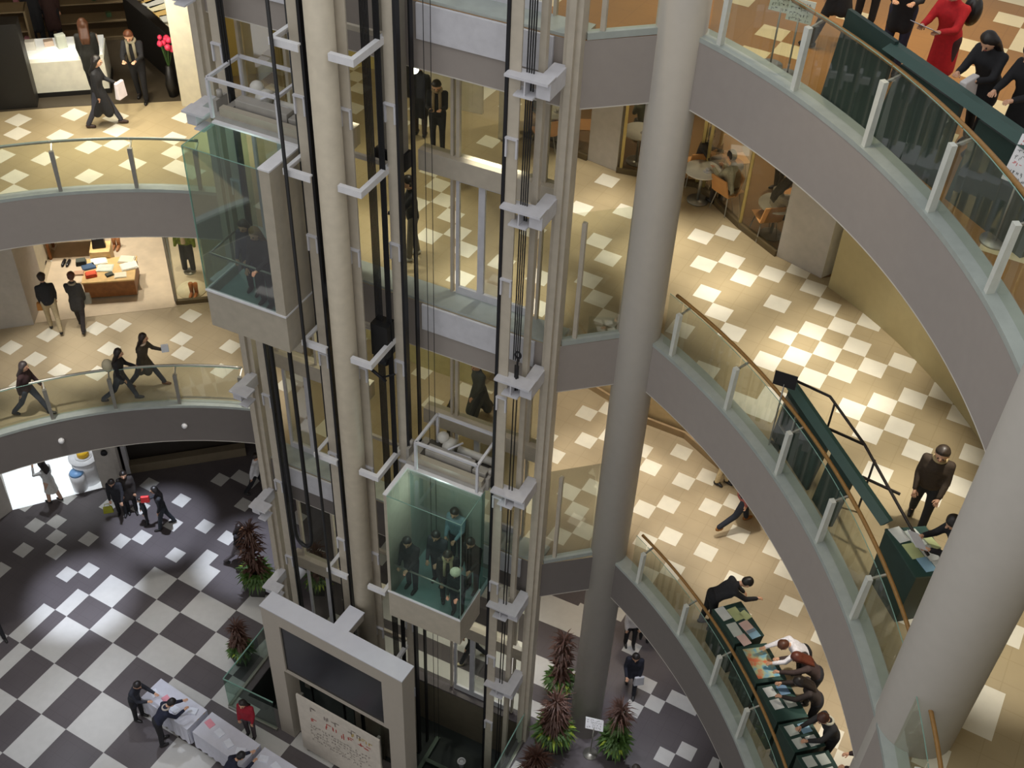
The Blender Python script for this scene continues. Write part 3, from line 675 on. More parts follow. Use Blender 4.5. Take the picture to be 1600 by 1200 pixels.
def vase(px, lv, label, fc, n=9, h=.7):
    p = P(px[0], px[1], lv); t = thing('flower_vase', label, 'vase', (p[0], p[1], lv))
    MB().tube([(p[0], p[1], lv), (p[0], p[1], lv+.3), (p[0], p[1], lv+h*.6)], [.09, .13, .06], 16).build('vase_body', BLK, t)
    rnd = random.Random(int(px[0])); mb = MB(); s = MB()
    for k in range(n):
        q = Vector((p[0]+rnd.uniform(-.16, .16), p[1]+rnd.uniform(-.16, .16), lv+h+rnd.uniform(-.08, .14)))
        mb.ell(q, rnd.uniform(.05, .08), 8, 6); s.tube([(p[0], p[1], lv+h*.55), q], .008, 5)
    mb.build('blossoms', fc, t); s.build('stems', mat('stem_green', (60, 90, 40)), t)
PINK = mat('pink_blossom', (235, 60, 95), .5)
vase((271, 150), L3, 'dark vase of pink flowers at the shop corner', PINK, h=1.2)
vase((735, 158), L3, 'dark vase of red flowers in the passage behind the lift lobby', mat('red_blossom', (170, 60, 50), .5), h=.9)
# lobby shop glimpsed behind the third level doors
p = P(662, 180, L3)
c = P(700, 150, L3); shelf('lit shelf of snacks behind the third level lift lobby', (c[0], c[1]), -.3, 1.3, 8, L3, 21, 'on the lit lobby shelf', 2)
tag(MB().obox((c[0]+.1, c[1]-.5), -.3, 1.5, .08, L3, L3+.9).build('serving_counter', CREAM, None, .01), 'cream counter front below the lit snack shelf', 'counter')
partition('black shop partition behind the third level lift lobby', (640, 150), 1.3, .15, 2.4, ang=-.3)
wallpath('wall_pillar_third', [P(778, 216, L3)[:2], P(802, 222, L3)[:2], P(806, 190, L3)[:2]], L3, C3, CREAM, .12)
wallpath('wall_back_third', [(-1.2, 26.6), (3.5, 26.0), (9, 23)], L3, C3, YELW)
# --- third level right: restaurant
RB = [tuple(P(x, y, L3)[:2]) for x, y in [(822, 213), (918, 250), (963, 268), (1090, 292), (1155, 355), (1213, 400), (1283, 435), (1309, 441)]]
struct('floor_restaurant', MB().prism([RB[0], RB[1], RB[2], RB[3], RB[5], RB[6], (9.5, 19), (9, 25), (.2, 25.6)], L3+.003, L3+.008), mat('restaurant_carpet', (120, 92, 58), .8))
wallpath('wall_restaurant_1', [RB[1], RB[2]], L3, C3, GRYW, .25)
wallpath('wall_restaurant_2', [RB[5], RB[6]], L3, C3, GRYW, .4)
wallpath('wall_restaurant_3', [RB[6], tuple(Vector(RB[6])+Vector((.35, .25))), RB[7], (6.6, 18.2)], L3, C3, CREAM, .1)
SOFTG = glass('restaurant_glass', (215, 210, 195), .03)
MULL = mat('gold_mullion', (188, 170, 110), .3, .5)
def glaze(n, a, b, posts, z0, z1, m=SOFTG, pm=MULL):
    w = thing('window_%d' % n, None, None, ((a[0]+b[0])/2, (a[1]+b[1])/2, z0)); w['kind'] = 'structure'
    MB().quad([(a[0], a[1], z0+.12), (b[0], b[1], z0+.12), (b[0], b[1], z1), (a[0], a[1], z1)]).build('pane', m, w)
    MB().beam((a[0], a[1], z0+.06), (b[0], b[1], z0+.06), .1, .12).build('bottom_rail', mat('dark_rail', (96, 82, 56), .5), w)
    for k in posts:
        p = Vector(a)*(1-k)+Vector(b)*k; MB().box(p.x-.03, p.x+.03, p.y-.03, p.y+.03, z0+.1, z1).build('mullion', pm, w)
glaze(61, RB[0], RB[1], (0,), L3, C3); glaze(62, RB[2], RB[3], (.05, .98), L3, C3); glaze(63, RB[3], RB[4], (.12,), L3, C3); glaze(64, RB[4], RB[5], (0,), L3, C3)
CL = mat('curved_yellow_wall', (176, 162, 120), .75, var=.03)
struct('wall_curved_third', curved_strip([(-1.61+9.25*math.cos(t), 11.76+9.25*math.sin(t)) for t in [.66-(.66+.75)*k/30 for k in range(31)]], (0, .15), L3, C3), CL)
TABM = mat('white_tabletop', (226, 224, 212), .3); WOODC = mat('orange_wood', (205, 150, 92), .45)
def rtable(px, label):
    p = P(px[0], px[1], L3+.72); t = thing('restaurant_table', label, 'table', (p[0], p[1], L3))
    MB().cyl(p, .36, L3+.7, L3+.73, 28).build('tabletop', TABM, t); MB().cyl(p, .03, L3+.02, L3+.7, 12).build('pedestal', STEEL, t); MB().cyl(p, .22, L3+.008, L3+.03, 20).build('base', STEEL, t)
    q = Vector((p[0]+.08, p[1]-.08)); s = thing('coffee_cup', 'small white cup and saucer on the %s' % label.split(' beside')[0], 'cup', (q.x, q.y, L3+.73))
    MB().cyl(q, .08, L3+.731, L3+.74, 16).build('saucer', WHITE, s); MB().tube([(q.x, q.y, L3+.74), (q.x, q.y, L3+.8)], [.025, .04], 14).build('bowl', WHITE, s)
def rchair(px, ang, label):
    p = P(px[0], px[1], L3+.45); t = thing('restaurant_chair', label, 'chair', (p[0], p[1], L3), 'moulded chairs in the restaurant'); x, y = p[0], p[1]
    c, s = math.cos(ang), math.sin(ang)
    def l(a, b, z): return (x+a*c-b*s, y+a*s+b*c, L3+z)
    MB().hexa([l(-.2, -.2, .42), l(.2, -.2, .42), l(.2, .2, .42), l(-.2, .2, .42)], [l(-.23, -.22, .46), l(.23, -.22, .46), l(.23, .22, .46), l(-.23, .22, .46)]).build('seat', WOODC, t)
    MB().hexa([l(-.22, -.24, .46), l(.22, -.24, .46), l(.22, -.2, .46), l(-.22, -.2, .46)], [l(-.2, -.34, .84), l(.2, -.34, .84), l(.2, -.31, .84), l(-.2, -.31, .84)]).build('backrest', WOODC, t)
    for a in (-1, 1):
        for b in (-1, 1): MB().tube([l(a*.15, b*.15, .42), l(a*.21, b*.22, .012)], .012, 6).build('leg', STEEL, t)
for k, (q, l) in enumerate([((865, 172), 'leftmost round restaurant table beside the glass'), ((1000, 205), 'round restaurant table just left of the big column'), ((1098, 265), 'round restaurant table right of the big column'), ((1215, 318), 'nearest round restaurant table by the white pier')]): rtable(q, l)
for q, a, l in [((850, 205), .3, 'orange moulded chair at the leftmost restaurant table'), ((912, 195), 1.6, 'orange moulded chair beside the white pier'), ((1086, 254), .2, 'orange moulded chair right behind the big column'), ((1138, 297), -.9, 'orange moulded chair under the diner in the grey sweater'), ((1198, 337), .2, 'orange moulded chair under the nearest diner'), ((1150, 248), 3.4, 'orange moulded chair farthest back behind the middle diner'), ((1243, 305), 2.2, 'orange moulded chair across the nearest restaurant table')]: rchair(q, a, l)
# --- second level left shop
wallpath('wall_left_second', [(-20, 20.0), (-12.6, 21.9), (-11.8, 22.15), (-11.95, 23.5)], L2, C2, GRYW)
struct('floor_shop_second', MB().prism([(-11.8, 22.2), (-7.6, 23.35), (-7.0, 30), (-13, 30)], L2+.003, L2+.008), mat('pale_wood_floor', (200, 182, 154), .45, var=.1, scale=2.5))
wallpath('wall_shop_right_second', [(-7.0, 30), (-7.65, 23.4)], L2, C2, CREAM); wallpath('wall_shop_back_second', [(-13, 30), (-7.0, 30)], L2, C2, CREAM); wallpath('wall_shop_left_second', [(-12.0, 22.3), (-13, 30)], L2, C2, CREAM)
wallpath('wall_pillar_second', [(-7.72, 23.39), (-7.35, 22.85), (-5.6, 23.6)], L2, C2, CREAM, .2)
glaze(71, tuple(P(276, 475, L2)[:2]), tuple(P(330, 470, L2)[:2]), (0,), L2, C2, GLD, STEEL)
pp = P(276, 475, L2); MB_ = MB().beam((pp[0], pp[1], L2+.04), (P(255, 340, L2)[0], P(255, 340, L2)[1], L2+.04), .06, .08); struct('trim_21', MB_, STEEL)
WD = mat('dark_oak', (140, 88, 42), .45, var=.18, scale=9); WDT = mat('light_oak', (214, 178, 118), .45, var=.1, scale=8)
a = P(134, 468, L2); b = P(216, 462, L2); d = Vector((b[0]-a[0], b[1]-a[1])); ang = math.atan2(d.y, d.x); cx, cy = (a[0]+b[0])/2-.4*math.sin(ang)*1, (a[1]+b[1])/2+.45*math.cos(ang)
t = thing('display_table', 'low wooden display table spread with clothes in the lit shop', 'table', (cx, cy, L2))
MB().obox((cx, cy), ang, d.length-.04, .96, L2+.06, L2+.52).build('cabinet_body', WD, t, .01); MB().obox((cx, cy), ang, d.length, 1.02, L2+.52, L2+.56).build('tabletop', WDT, t, .005); MB().obox((cx, cy), ang, d.length-.2, .8, L2+.008, L2+.06).build('plinth', BLK, t)
CLC = [mat('cloth_%d' % k, c, .8) for k, c in enumerate([(238, 232, 215), (200, 206, 190), (60, 84, 110), (214, 84, 50), (70, 74, 64), (226, 216, 190), (190, 150, 120)])]
nm = ['cream', 'sage', 'blue', 'orange', 'dark green', 'ivory', 'tan']
for k, (o, q, w, h, ci, ro) in enumerate([(-.55, .15, .34, .04, 2, .3), (-.45, -.22, .28, .09, 3, .2), (-.12, .05, .4, .03, 1, -.1), (.02, -.25, .2, .05, 4, .5), (.3, -.3, .3, .03, 5, .1), (.5, .05, .42, .05, 0, .3), (.42, .34, .4, .05, 5, -.2), (-.3, .36, .4, .04, 0, .2), (-.75, .3, .26, .14, 4, .1), (-.78, -.1, .26, .04, 6, 0)]):
    a2 = Vector((math.cos(ang), math.sin(ang))); n2 = Vector((-a2.y, a2.x)); p = Vector((cx, cy))+a2*o*.95+n2*q
    mb = MB().obox(p, ang+ro, w, w*.75, L2+.56, L2+.56+h*.6).obox(p, ang+ro, w*.9, w*.68, L2+.56+h*.6, L2+.56+h)
    tag(mb.build('folded_garment', CLC[ci], None, .015), '%s folded garment on the low shop table, %s' % (nm[ci], ['back left', 'front left', 'in the middle', 'front middle', 'front right', 'right', 'back right', 'back middle', 'far left corner', 'left edge'][k]), 'garment', 'garments on the low shop table')
c = P(120, 393, L2); TT = c; t = thing('display_table', 'long trestle table with hanging cloth at the back of the lit shop', 'table', (c[0], c[1], L2))
MB().obox(c, ang, 1.4, .7, L2+.72, L2+.76).build('tabletop', WD, t); 
for s in (-1, 1):
    for s2 in (-1, 1): 
        p = Vector(c[:2])+Vector((math.cos(ang), math.sin(ang)))*s*.62+Vector((-math.sin(ang), math.cos(ang)))*s2*.28; MB().box(p.x-.03, p.x+.03, p.y-.03, p.y+.03, L2+.008, L2+.72).build('leg', WD, t)
SHOE = mat('black_leather', (24, 22, 22), .3)
def shoes(px, z, lv, label, m=SHOE, h=.1, ang=0., group=None, zoff=0.0, at=None):
    p = P(px[0], px[1], z) if at is None else at; t = thing('pair_of_shoes' if h < .2 else 'pair_of_boots', label, 'shoes' if h < .2 else 'boots', (p[0], p[1], z+zoff), group)
    for s in (-1, 1):
        o = Vector((math.cos(ang), math.sin(ang)))*s*.06; f = Vector((-math.sin(ang), math.cos(ang)))*-1; b = Vector((p[0], p[1], z+zoff))+Vector((o.x, o.y, 0))
        mb = MB().tube([b+Vector((f.x*-.1, f.y*-.1, .045)), b+Vector((0, 0, .05)), b+Vector((f.x*.13, f.y*.13, .035)), b+Vector((f.x*.17, f.y*.17, .03))], [.04, .045, .04, .015], 10)
        if h > .2: mb.tube([b+Vector((f.x*-.07, f.y*-.07, .03)), b+Vector((f.x*-.07, f.y*-.07, h))], [.045, .06], 12)
        mb.build('shoe' if h < .2 else 'boot', m, t)
shoes((66, 414), L2+.008, L2, 'black shoes on the floor left of the trestle table'); shoes((104, 412), L2+.008, L2, 'black shoes on the floor under the trestle table'); shoes((60, 428), L2+.008, L2, 'red shoes on the floor beside the customer in beige trousers', mat('red_leather', (200, 50, 40), .4))
shoes((100, 394), L2+.76, L2, 'brown boots on the trestle table', mat('brown_leather', (120, 72, 40), .45), .3, at=(TT[0]-.3, TT[1]))
def bag(px, z, label, m, w=.3, d=.12, h=.24, ang=.3, strap=True, name='handbag', cat='bag', off=(0, 0, 0), grp=None):
    p = Vector(P(px[0], px[1], z))+Vector(off); t = thing(name, label, cat, p, grp)
    a = Vector((math.cos(ang), math.sin(ang), 0)); b = Vector((-a.y, a.x, 0))
    bt = [p+a*x+b*y for x, y in ((-w/2, -d/2), (w/2, -d/2), (w/2, d/2), (-w/2, d/2))]; tp = [p+a*x*.85+b*y*.5+Vector((0, 0, h)) for x, y in ((-w/2, -d/2), (w/2, -d/2), (w/2, d/2), (-w/2, d/2))]
    MB().hexa(bt, tp).build('bag_body', m, t, .02)
    if strap:
        MB().tube([p+a*(-w*.3)+Vector((0, 0, h*.95)), p+a*(-w*.2)+Vector((0, 0, h*1.5)), p+a*(w*.2)+Vector((0, 0, h*1.5)), p+a*(w*.3)+Vector((0, 0, h*.95))], .01, 6).build('strap', m, t)
    return t
bag((155, 385), L2+.76, 'glossy black handbag on the back stand of the lit shop', SHOE, .34, .2, .26); tag(MB().obox(P(157, 388, L2+.7), ang, .5, .5, L2+.008, L2+.755).build('display_plinth', WDT, None, .01), 'wooden plinth under the glossy black handbag', 'plinth')
shoes((182, 388), L2+.008, L2, 'brown boots standing behind the low shop table', mat('tan_boot', (150, 100, 60), .5), .32)
# window display: mannequin in a green jacket and a pair of boots on a round rug
RUG = mat('cream_rug', (225, 210, 176), .9, bump=.3)
p = P(300, 452, L2+.02); tag(MB().tube([(p[0], p[1], L2+.008), (p[0], p[1], L2+.03)], .38, 28).build('round_rug', RUG), 'round cream rug in the shop window', 'rug')
shoes((303, 462), L2+.032, L2, 'orange brown boots on the round rug in the shop window', mat('orange_leather', (186, 110, 50), .5), .34)
def glyphs(mb, o, ax, ay, w, h, rows, seed, fill=.75, skip=()):
    rnd = random.Random(seed); rh = h/rows
    for r in range(rows):
        x = 0
        while x < w-rh*.5:
            if rnd.random() < fill and r not in skip:
                for _ in range(3):
                    a = x+rnd.uniform(0, rh*.45); b = r*rh+rnd.uniform(.15, .6)*rh
                    if rnd.random() < .5: L, H_ = rh*.4, rh*.08
                    else: L, H_ = rh*.08, rh*.45
                    q = [o+ax*(a)-ay*b, o+ax*(a+L)-ay*b, o+ax*(a+L)-ay*(b+H_), o+ax*(a)-ay*(b+H_)]; mb.quad(q)
            x += rh*.72
    return mb
# --- ground level left: bright bakery, reception counter
SW = mat('bright_white_floor', (240, 246, 250), .4, emit=.55)  # floor glows by itself to stand for the bright shop lighting
WL = [(-20, 20.2), (-14.05, 21.45)]
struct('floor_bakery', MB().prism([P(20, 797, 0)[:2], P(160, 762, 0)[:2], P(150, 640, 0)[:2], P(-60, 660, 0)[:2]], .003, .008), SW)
wallpath('wall_left_ground', [(-20, 20.0), tuple(P(-5, 815, 0)[:2]), tuple(P(20, 797, 0)[:2]), tuple(P(0, 730, 0)[:2])], 0, L2-THK-.03, GRYW)
g1 = P(160, 762, 0); g2 = P(197, 768, 0); wallpath('wall_pier_ground', [tuple(P(143, 700, 0)[:2]), g1[:2], g2[:2], tuple(P(190, 720, 0)[:2])], 0, L2-THK-.03, GRYW, .12)
tag(MB().tube([Vector(g1)*.45+Vector(g2)*.55+Vector((-.02, -.02, 1.55)), Vector(g1)*.45+Vector(g2)*.55+Vector((-.0, -.08, 1.55))], .09, 16).build('wall_disc', DARK), 'small dark round fitting on the grey pier by the bakery', 'wall fitting')
t = thing('cake_display', 'white display stand with a yellow cake in the bright bakery', 'cake', pz(130, 712, .9)); cp = Vector(pz(130, 712, .9))
MB().cyl(cp, .24, .9, .93, 28).build('plate', WHITE, t); MB().tube([(cp.x, cp.y, .93), (cp.x, cp.y, 1.12)], [.17, .16], 28).build('sponge', mat('yellow_cake', (240, 190, 40), .5), t); MB().ell((cp.x, cp.y, 1.14), (.1, .1, .06)).build('topping', mat('orange_fruit', (235, 140, 30), .4), t)
t = thing('bakery_counter', 'rounded white bakery counter under the yellow cake', 'counter', (cp.x, cp.y, .008)); MB().cyl(cp, .38, .008, .86, 32).build('body', WHITE, t); MB().cyl(cp, .42, .86, .9, 32).build('top', WHITE, t)
p = pz(122, 748, 0.4); t = thing('waste_bin', 'pale bin with a blue lid in the bright bakery', 'bin', (p.x, p.y, .008)); MB().cyl(p, .2, .008, .62, 24, .22).build('bin_body', WHITE, t); MB().cyl(p, .2, .62, .68, 24, .18).build('lid', mat('blue_lid', (120, 165, 215), .4), t)
a = P(205, 740, 0); b = P(385, 712, 0); d = Vector((b[0]-a[0], b[1]-a[1])).normalized(); n = Vector((-d.y, d.x)); a = Vector(a[:2]); b = Vector(b[:2]); mid = (a+b)/2
t = thing('reception_counter', 'long dark reception counter with a pale left end below the lower left gallery', 'counter', (mid.x, mid.y, 0))
MB().prism([a, b, b+n*.25, a+n*.25], 0.0, .32).build('kick_base', mat('counter_base', (120, 108, 88), .6), t)
MB().prism([a+n*.3, b+n*.3, b+n*.7, a+n*.7], 0.0, 1.05).build('counter_front', mat('counter_dark', (44, 38, 32), .5), t)
MB().prism([a+n*.2-d*.1, a+d*1.6+n*.2, a+d*1.6+n*.75, a+n*.75-d*.1], 1.05, 1.12).build('pale_top', WHITE, t); MB().prism([a-d*.12, a+n*.9-d*.12, a+n*.9, a], 0.0, 1.12).build('end_panel', WHITE, t)
wallpath('wall_back_ground', [tuple(P(190, 720, 0)[:2]), tuple(Vector(P(190, 690, 0)[:2])+Vector((0, 1))), (-6, 27), (8, 27)], 0, L2-THK-.03, mat('dark_back_wall', (72, 62, 52), .7))
# --- second level right side wall and lobby walls
wallpath('wall_right_second', [(-1.6, 24.5), (1.4, 21.3), (3.2, 19.75), (4.05, 19.35), (5.0, 18.1), (7.3, 14.8), (8.2, 11.5), (8.4, 4)], L2, C2, mat('warm_wall', (202, 180, 140), .7))
struct('trim_31', curved_strip([(1.4, 21.2), (3.17, 19.68), (4.0, 19.27), (4.93, 18.04), (7.2, 14.75), (8.1, 11.5)], (-.06, 0), L2, L2+.18), mat('wood_skirting', (170, 146, 112), .5))
wallpath('wall_lobby_second', [(-5.6, 23.6), tuple(W(-5.0, -4.2)), tuple(W(-3.4, -4.2)), tuple(W(-3.3, -6.5))], L2, C2, mat('lobby_yellow', (202, 190, 140), .7))
t = thing('fire_extinguisher', 'red fire extinguisher by the yellow lobby wall', 'extinguisher', W(-4.9, -1.2, L2)); ex = W(-4.9, -1.2, 0)
MB().tube([(ex.x, ex.y, L2), (ex.x, ex.y, L2+.45), (ex.x, ex.y, L2+.52)], [.08, .08, .03], 16).build('cylinder', mat('fire_red', (190, 40, 35), .35), t); MB().box(ex.x-.02, ex.x+.06, ex.y-.02, ex.y+.02, L2+.52, L2+.58).build('valve', BLACK, t)
# ------------------------------------------------------------ video screen portal at the foot of the shaft
FR = mat('portal_panel', (176, 168, 156), .45, var=.02); FRT = mat('portal_top', (214, 216, 226), .4, var=.02)
SU0, SU1, SV0, SV1, SH = -5.22, -1.6, 2.16, 2.58, 4.85; SM0, SM1, SB, STP = .46, .52, 2.1, .42
t = thing('screen_portal', 'large beige portal frame holding a dark video screen', 'screen', W((SU0+SU1)/2, 2.4, 0))
MB().ub(SU0, SU0+.4, SV0, SV1, 0, SH-SB).build('left_leg', FR, t); MB().ub(SU1-.4, SU1, SV0, SV1, 0, SH-SB).build('right_leg', FR, t)
mb = MB().ub(SU0, SU0+SM0, SV0, SV1, SH-SB, SH-.02).ub(SU1-SM1, SU1, SV0, SV1, SH-SB, SH-.02).ub(SU0+SM0, SU1-SM1, SV0, SV1, SH-STP, SH-.02).ub(SU0+SM0, SU1-SM1, SV0, SV1, SH-SB, SH-SB+.06)
mb.build('head_casing', FR, t)
MB().ub(SU0-.01, SU1+.01, SV0-.01, SV1+.01, SH-.02, SH+.01).ub(-3.6, -3.22, 1.58, SV0-.01, SH-.02, SH+.01).build('top_cover', FRT, t)
MB().ub(-3.58, -3.24, 1.6, SV0, SH-.25, SH-.02).build('tie_arm', FR, t)
MB().ub(SU0+SM0, SU1-SM1, SV0+.1, SV1-.04, SH-SB+.06, SH-STP).build('video_screen', mat('video_screen_black', (26, 28, 34), .25), t); t.rotation_euler.z = -math.radians(4.2)
def pane_obj(name, label, a, b, z0, z1, cat='glass panel', m=GL, grp=None, rail=True):
    a = Vector(a[:2]); b = Vector(b[:2]); mid = (a+b)/2
    t = thing(name, label, cat, (mid.x, mid.y, z0), grp)
    MB().quad([(a.x, a.y, z0), (b.x, b.y, z0), (b.x, b.y, z1), (a.x, a.y, z1)]).build('pane', m, t)
    MB().beam((a.x, a.y, z1), (b.x, b.y, z1), .025).build('top_edge', GLE, t); MB().beam((a.x, a.y, z0+.04), (b.x, b.y, z0+.04), .07, .08).build('shoe_channel', STEEL, t)
    return t
GF = glass('pit_fence_glass', (214, 232, 224), .04, .4)
pane_obj('glass_fence', 'glass fence on the right side of the lift pit', W(.05, -.2), W(.05, 2.6), 0, 1.2, 'fence', GF)
pane_obj('glass_fence', 'glass fence in front of the right half of the lift pit', W(.05, 2.62), W(-1.5, 2.62), 0, 1.2, 'fence', GF)
pane_obj('glass_fence', 'glass fence on the left side of the lift pit', W(-6.7, -.2), W(-6.7, 2.5), 0, 1.2, 'fence', GF)
pane_obj('glass_fence', 'glass fence in front of the left end of the lift pit', W(-6.7, 2.5), W(-5.3, 2.5), 0, 1.2, 'fence', GF)
# poster board below the screen
def board():
    a, b = W(-4.45, 2.72), W(-2.2, 2.72); ax = (b-a).normalized(); o = Vector((0, 0, 0))
    t = thing('poster_board', 'large white poster board with coloured lettering below the video screen', 'poster', (a+b)/2)
    z0, z1 = .16, 2.35
    bd = MB().ub(-4.45, -2.2, 2.7, 2.74, z0, z1); ms = [mat('poster_paper', (206, 198, 186), .6)]
    MB().ub(-4.4, -4.34, 2.6, 2.7, 0, 2.3).build('stand_leg', STEEL, t); MB().ub(-2.31, -2.25, 2.6, 2.7, 0, 2.3).build('stand_leg', STEEL, t)
    yy = Vector((0, 0, 1))
    for k, (m, x, zt, w, h, r, s, f) in enumerate([(mat('print_grey', (120, 110, 105)), .3, 2.2, 1.7, .3, 1, 3, .8), (mat('print_red', (190, 70, 60)), .3, 1.87, 1.75, .3, 1, 5, .9), (mat('print_gold', (190, 160, 50)), 1.5, 2.1, .55, .26, 1, 9, 1), (mat('print_grey', (120, 110, 105)), .3, 1.45, 1.7, .7, 6, 12, .75)]):
        bd.mi = k+1; glyphs(bd, W(-4.45, 2.745, zt)+ax*x, ax, yy, w, h, r, s, f); ms.append(m)
    bd.build('board', ms, t); t.rotation_euler.z = -math.radians(4.2)
board()
# long table with white cloth
TC = mat('white_cloth', (205, 206, 218), .8, var=.04)
def cloth_table(pa, pb, label, w=.62, h=.72):
    a = Vector(P(pa[0], pa[1], h)[:2]); b = Vector(P(pb[0], pb[1], h)[:2]); d = (b-a).normalized(); n = Vector((-d.y, d.x)); mid = (a+b)/2
    t = thing('folding_table', label, 'table', (mid.x, mid.y, 0), 'tables in a row on the chequered floor')
    MB().prism([a-n*w/2, b-n*w/2, b+n*w/2, a+n*w/2], h-.03, h).build('tabletop', WDT, t)
    for s in (.08, .92):
        for s2 in (-.4, .4):
            p = a+(b-a)*s+n*w*s2*.9; MB().tube([(p.x, p.y, 0), (p.x, p.y, h-.03)], .015, 8).build('leg', STEEL, t)
    mb = MB(); N = 26; e = .012
    top = [a-n*(w/2+e), b-n*(w/2+e), b+n*(w/2+e), a+n*(w/2+e)]
    mb.quad([(p.x, p.y, h+.004) for p in top])
    for i in range(4):
        p, q = top[i], top[(i+1) % 4]; L_ = (q-p).length; nn = Vector(((q-p).y, -(q-p).x)).normalized(); prev = None
        m_ = max(4, int(L_/.06)); R_ = []
        for k in range(m_+1):
            x = p+(q-p)*k/m_; f = .018*math.sin(k*1.9)+.012; R_.append((mb.bm.verts.new((x.x, x.y, h+.004)), mb.bm.verts.new((x.x+nn.x*f, x.y+nn.y*f, .12))))
        for A, B in zip(R_, R_[1:]): mb.bm.faces.new((A[0], B[0], B[1], A[1]))
    bmesh.ops.remove_doubles(mb.bm, verts=mb.bm.verts, dist=.0008)
    o = tag(mb.build('tablecloth', TC), 'white cloth over the '+label.replace(' folding table', ' table'), 'tablecloth', 'white tablecloths'); return a, b, n, h+.004
tb = [cloth_table((236, 1075), (308, 1125), 'white clothed folding table at the far end of the row'), cloth_table((316, 1128), (392, 1180), 'white clothed folding table second in the row'), cloth_table((399, 1184), (480, 1236), 'white clothed folding table nearest the picture edge')]
LEAF = mat('leaflet_paper', (224, 228, 240), .6); PNKP = mat('pink_paper', (226, 150, 165), .6)
rnd = random.Random(4)
for ti, (a, b, n, h) in enumerate(tb):
    for k in range(4):
        p = a+(b-a)*(.12+.24*k)+n*rnd.uniform(-.12, .12); m = PNKP if (k+ti) % 4 == 1 else LEAF
        tag(MB().obox(p, rnd.uniform(-1, 0), .22, .16, h, h+.02+.01*k).build('leaflet_stack', m), '%s leaflet stack on the %s clothed table, %s' % ('pink' if m is PNKP else 'white', ['far', 'middle', 'near'][ti], ['left end', 'left of centre', 'right of centre', 'right end'][k]), 'leaflets', 'leaflets on the clothed tables')
# ------------------------------------------------------------ potted plants
FOLR = mat('red_brown_leaves', (78, 50, 38), .6, var=.25); FOLG = mat('green_leaves', (66, 96, 38), .6, var=.25); FOLY = mat('yellow_green_leaves', (150, 170, 50), .6, var=.2); POT = mat('dark_planter', (40, 38, 36), .5)
def plant(px, z, label, h=1.5, s=1.0, seed=1):
    p = Vector(P(px[0], px[1], z)); t = thing('potted_plant', label, 'plant', (p.x, p.y, z)); rnd = random.Random(seed)
    hp = .55*s
    MB().obox(p, .4, .01, .01, z, z+.01)
    b = []; 
    def sq(r, zz): return [(p.x+r*c[0], p.y+r*c[1], zz) for c in ((-1, -1), (1, -1), (1, 1), (-1, 1))]
    MB().hexa(sq(.14*s, z), sq(.24*s, z+hp)).build('planter', POT, t, .01)
    MB().hexa(sq(.2*s, z+hp-.005), sq(.2*s, z+hp+.01)).build('soil', mat('soil', (50, 36, 24), .95, bump=.4), t)
    def blades(n, z0, z1, L0, L1, w, up_, base_r=.02, seed=1):
        mb = MB()
        for k in range(n):
            a = rnd.uniform(0, 2*math.pi); L = rnd.uniform(L0, L1); zz = rnd.uniform(z0, z1); el = rnd.uniform(*up_)
            d = Vector((math.cos(a)*math.cos(el), math.sin(a)*math.cos(el), math.sin(el))); sd = Vector((-math.sin(a), math.cos(a), 0))*w
            o = Vector((p.x+base_r*math.cos(a), p.y+base_r*math.sin(a), z+zz)); mid = o+d*L*.55; tip = o+d*L+Vector((0, 0, -L*.35))
            v = [mb.bm.verts.new(q) for q in (o-sd*.5, o+sd*.5, mid+sd, tip, mid-sd)]
            mb.bm.faces.new(v)
        return mb
    MB().tube([(p.x, p.y, z+hp), (p.x+.02, p.y, z+h*.8)], [.025, .018], 8).build('stem', mat('bark', (90, 66, 44), .8), t)
    blades(int(170*s), h*.72, h, .18*s, .42*s, .014, (-.3, 1.4)).build('crown_leaves', FOLR, t)
    blades(int(120*s), hp+.1, h*.75, .16*s, .34*s, .03, (-.3, 1.0), .05).build('middle_leaves', FOLR if seed % 2 else FOLG, t)
    blades(int(150*s), hp, hp+.22, .16*s, .36*s, .035, (-.6, .8), .12*s).build('lower_leaves', FOLG, t)
    blades(int(30*s), hp+.02, hp+.15, .16*s, .3*s, .03, (-.4, .5), .15*s).build('variegated_leaves', FOLY, t)
    return t
plant((380, 1035), 0, 'potted plant with a red brown crown left of the video screen', 1.55, .9, 1)
plant((405, 925), 0, 'tall potted plant behind the left end of the video screen', 2.6, 1.25, 3)
plant((500, 925), 0, 'potted red leaved plant seen between the left shaft rails', 1.8, 1.0, 5)
plant((872, 1085), 0, 'tall potted plant left of the round column', 2.3, 1.05, 7)
plant((862, 1168), 0, 'bushy potted plant in front of the round column', 2.0, 1.35, 9)
plant((832, 1250), 0, 'bushy red brown potted plant at the bottom edge beside the pit', 1.9, 1.3, 11)
plant((958, 1180), 0, 'potted plant with white blossoms right of the round column', 2.0, 1.1, 4)
p = Vector(P(940, 1110, 1.0)); rnd = random.Random(9); mb = MB()
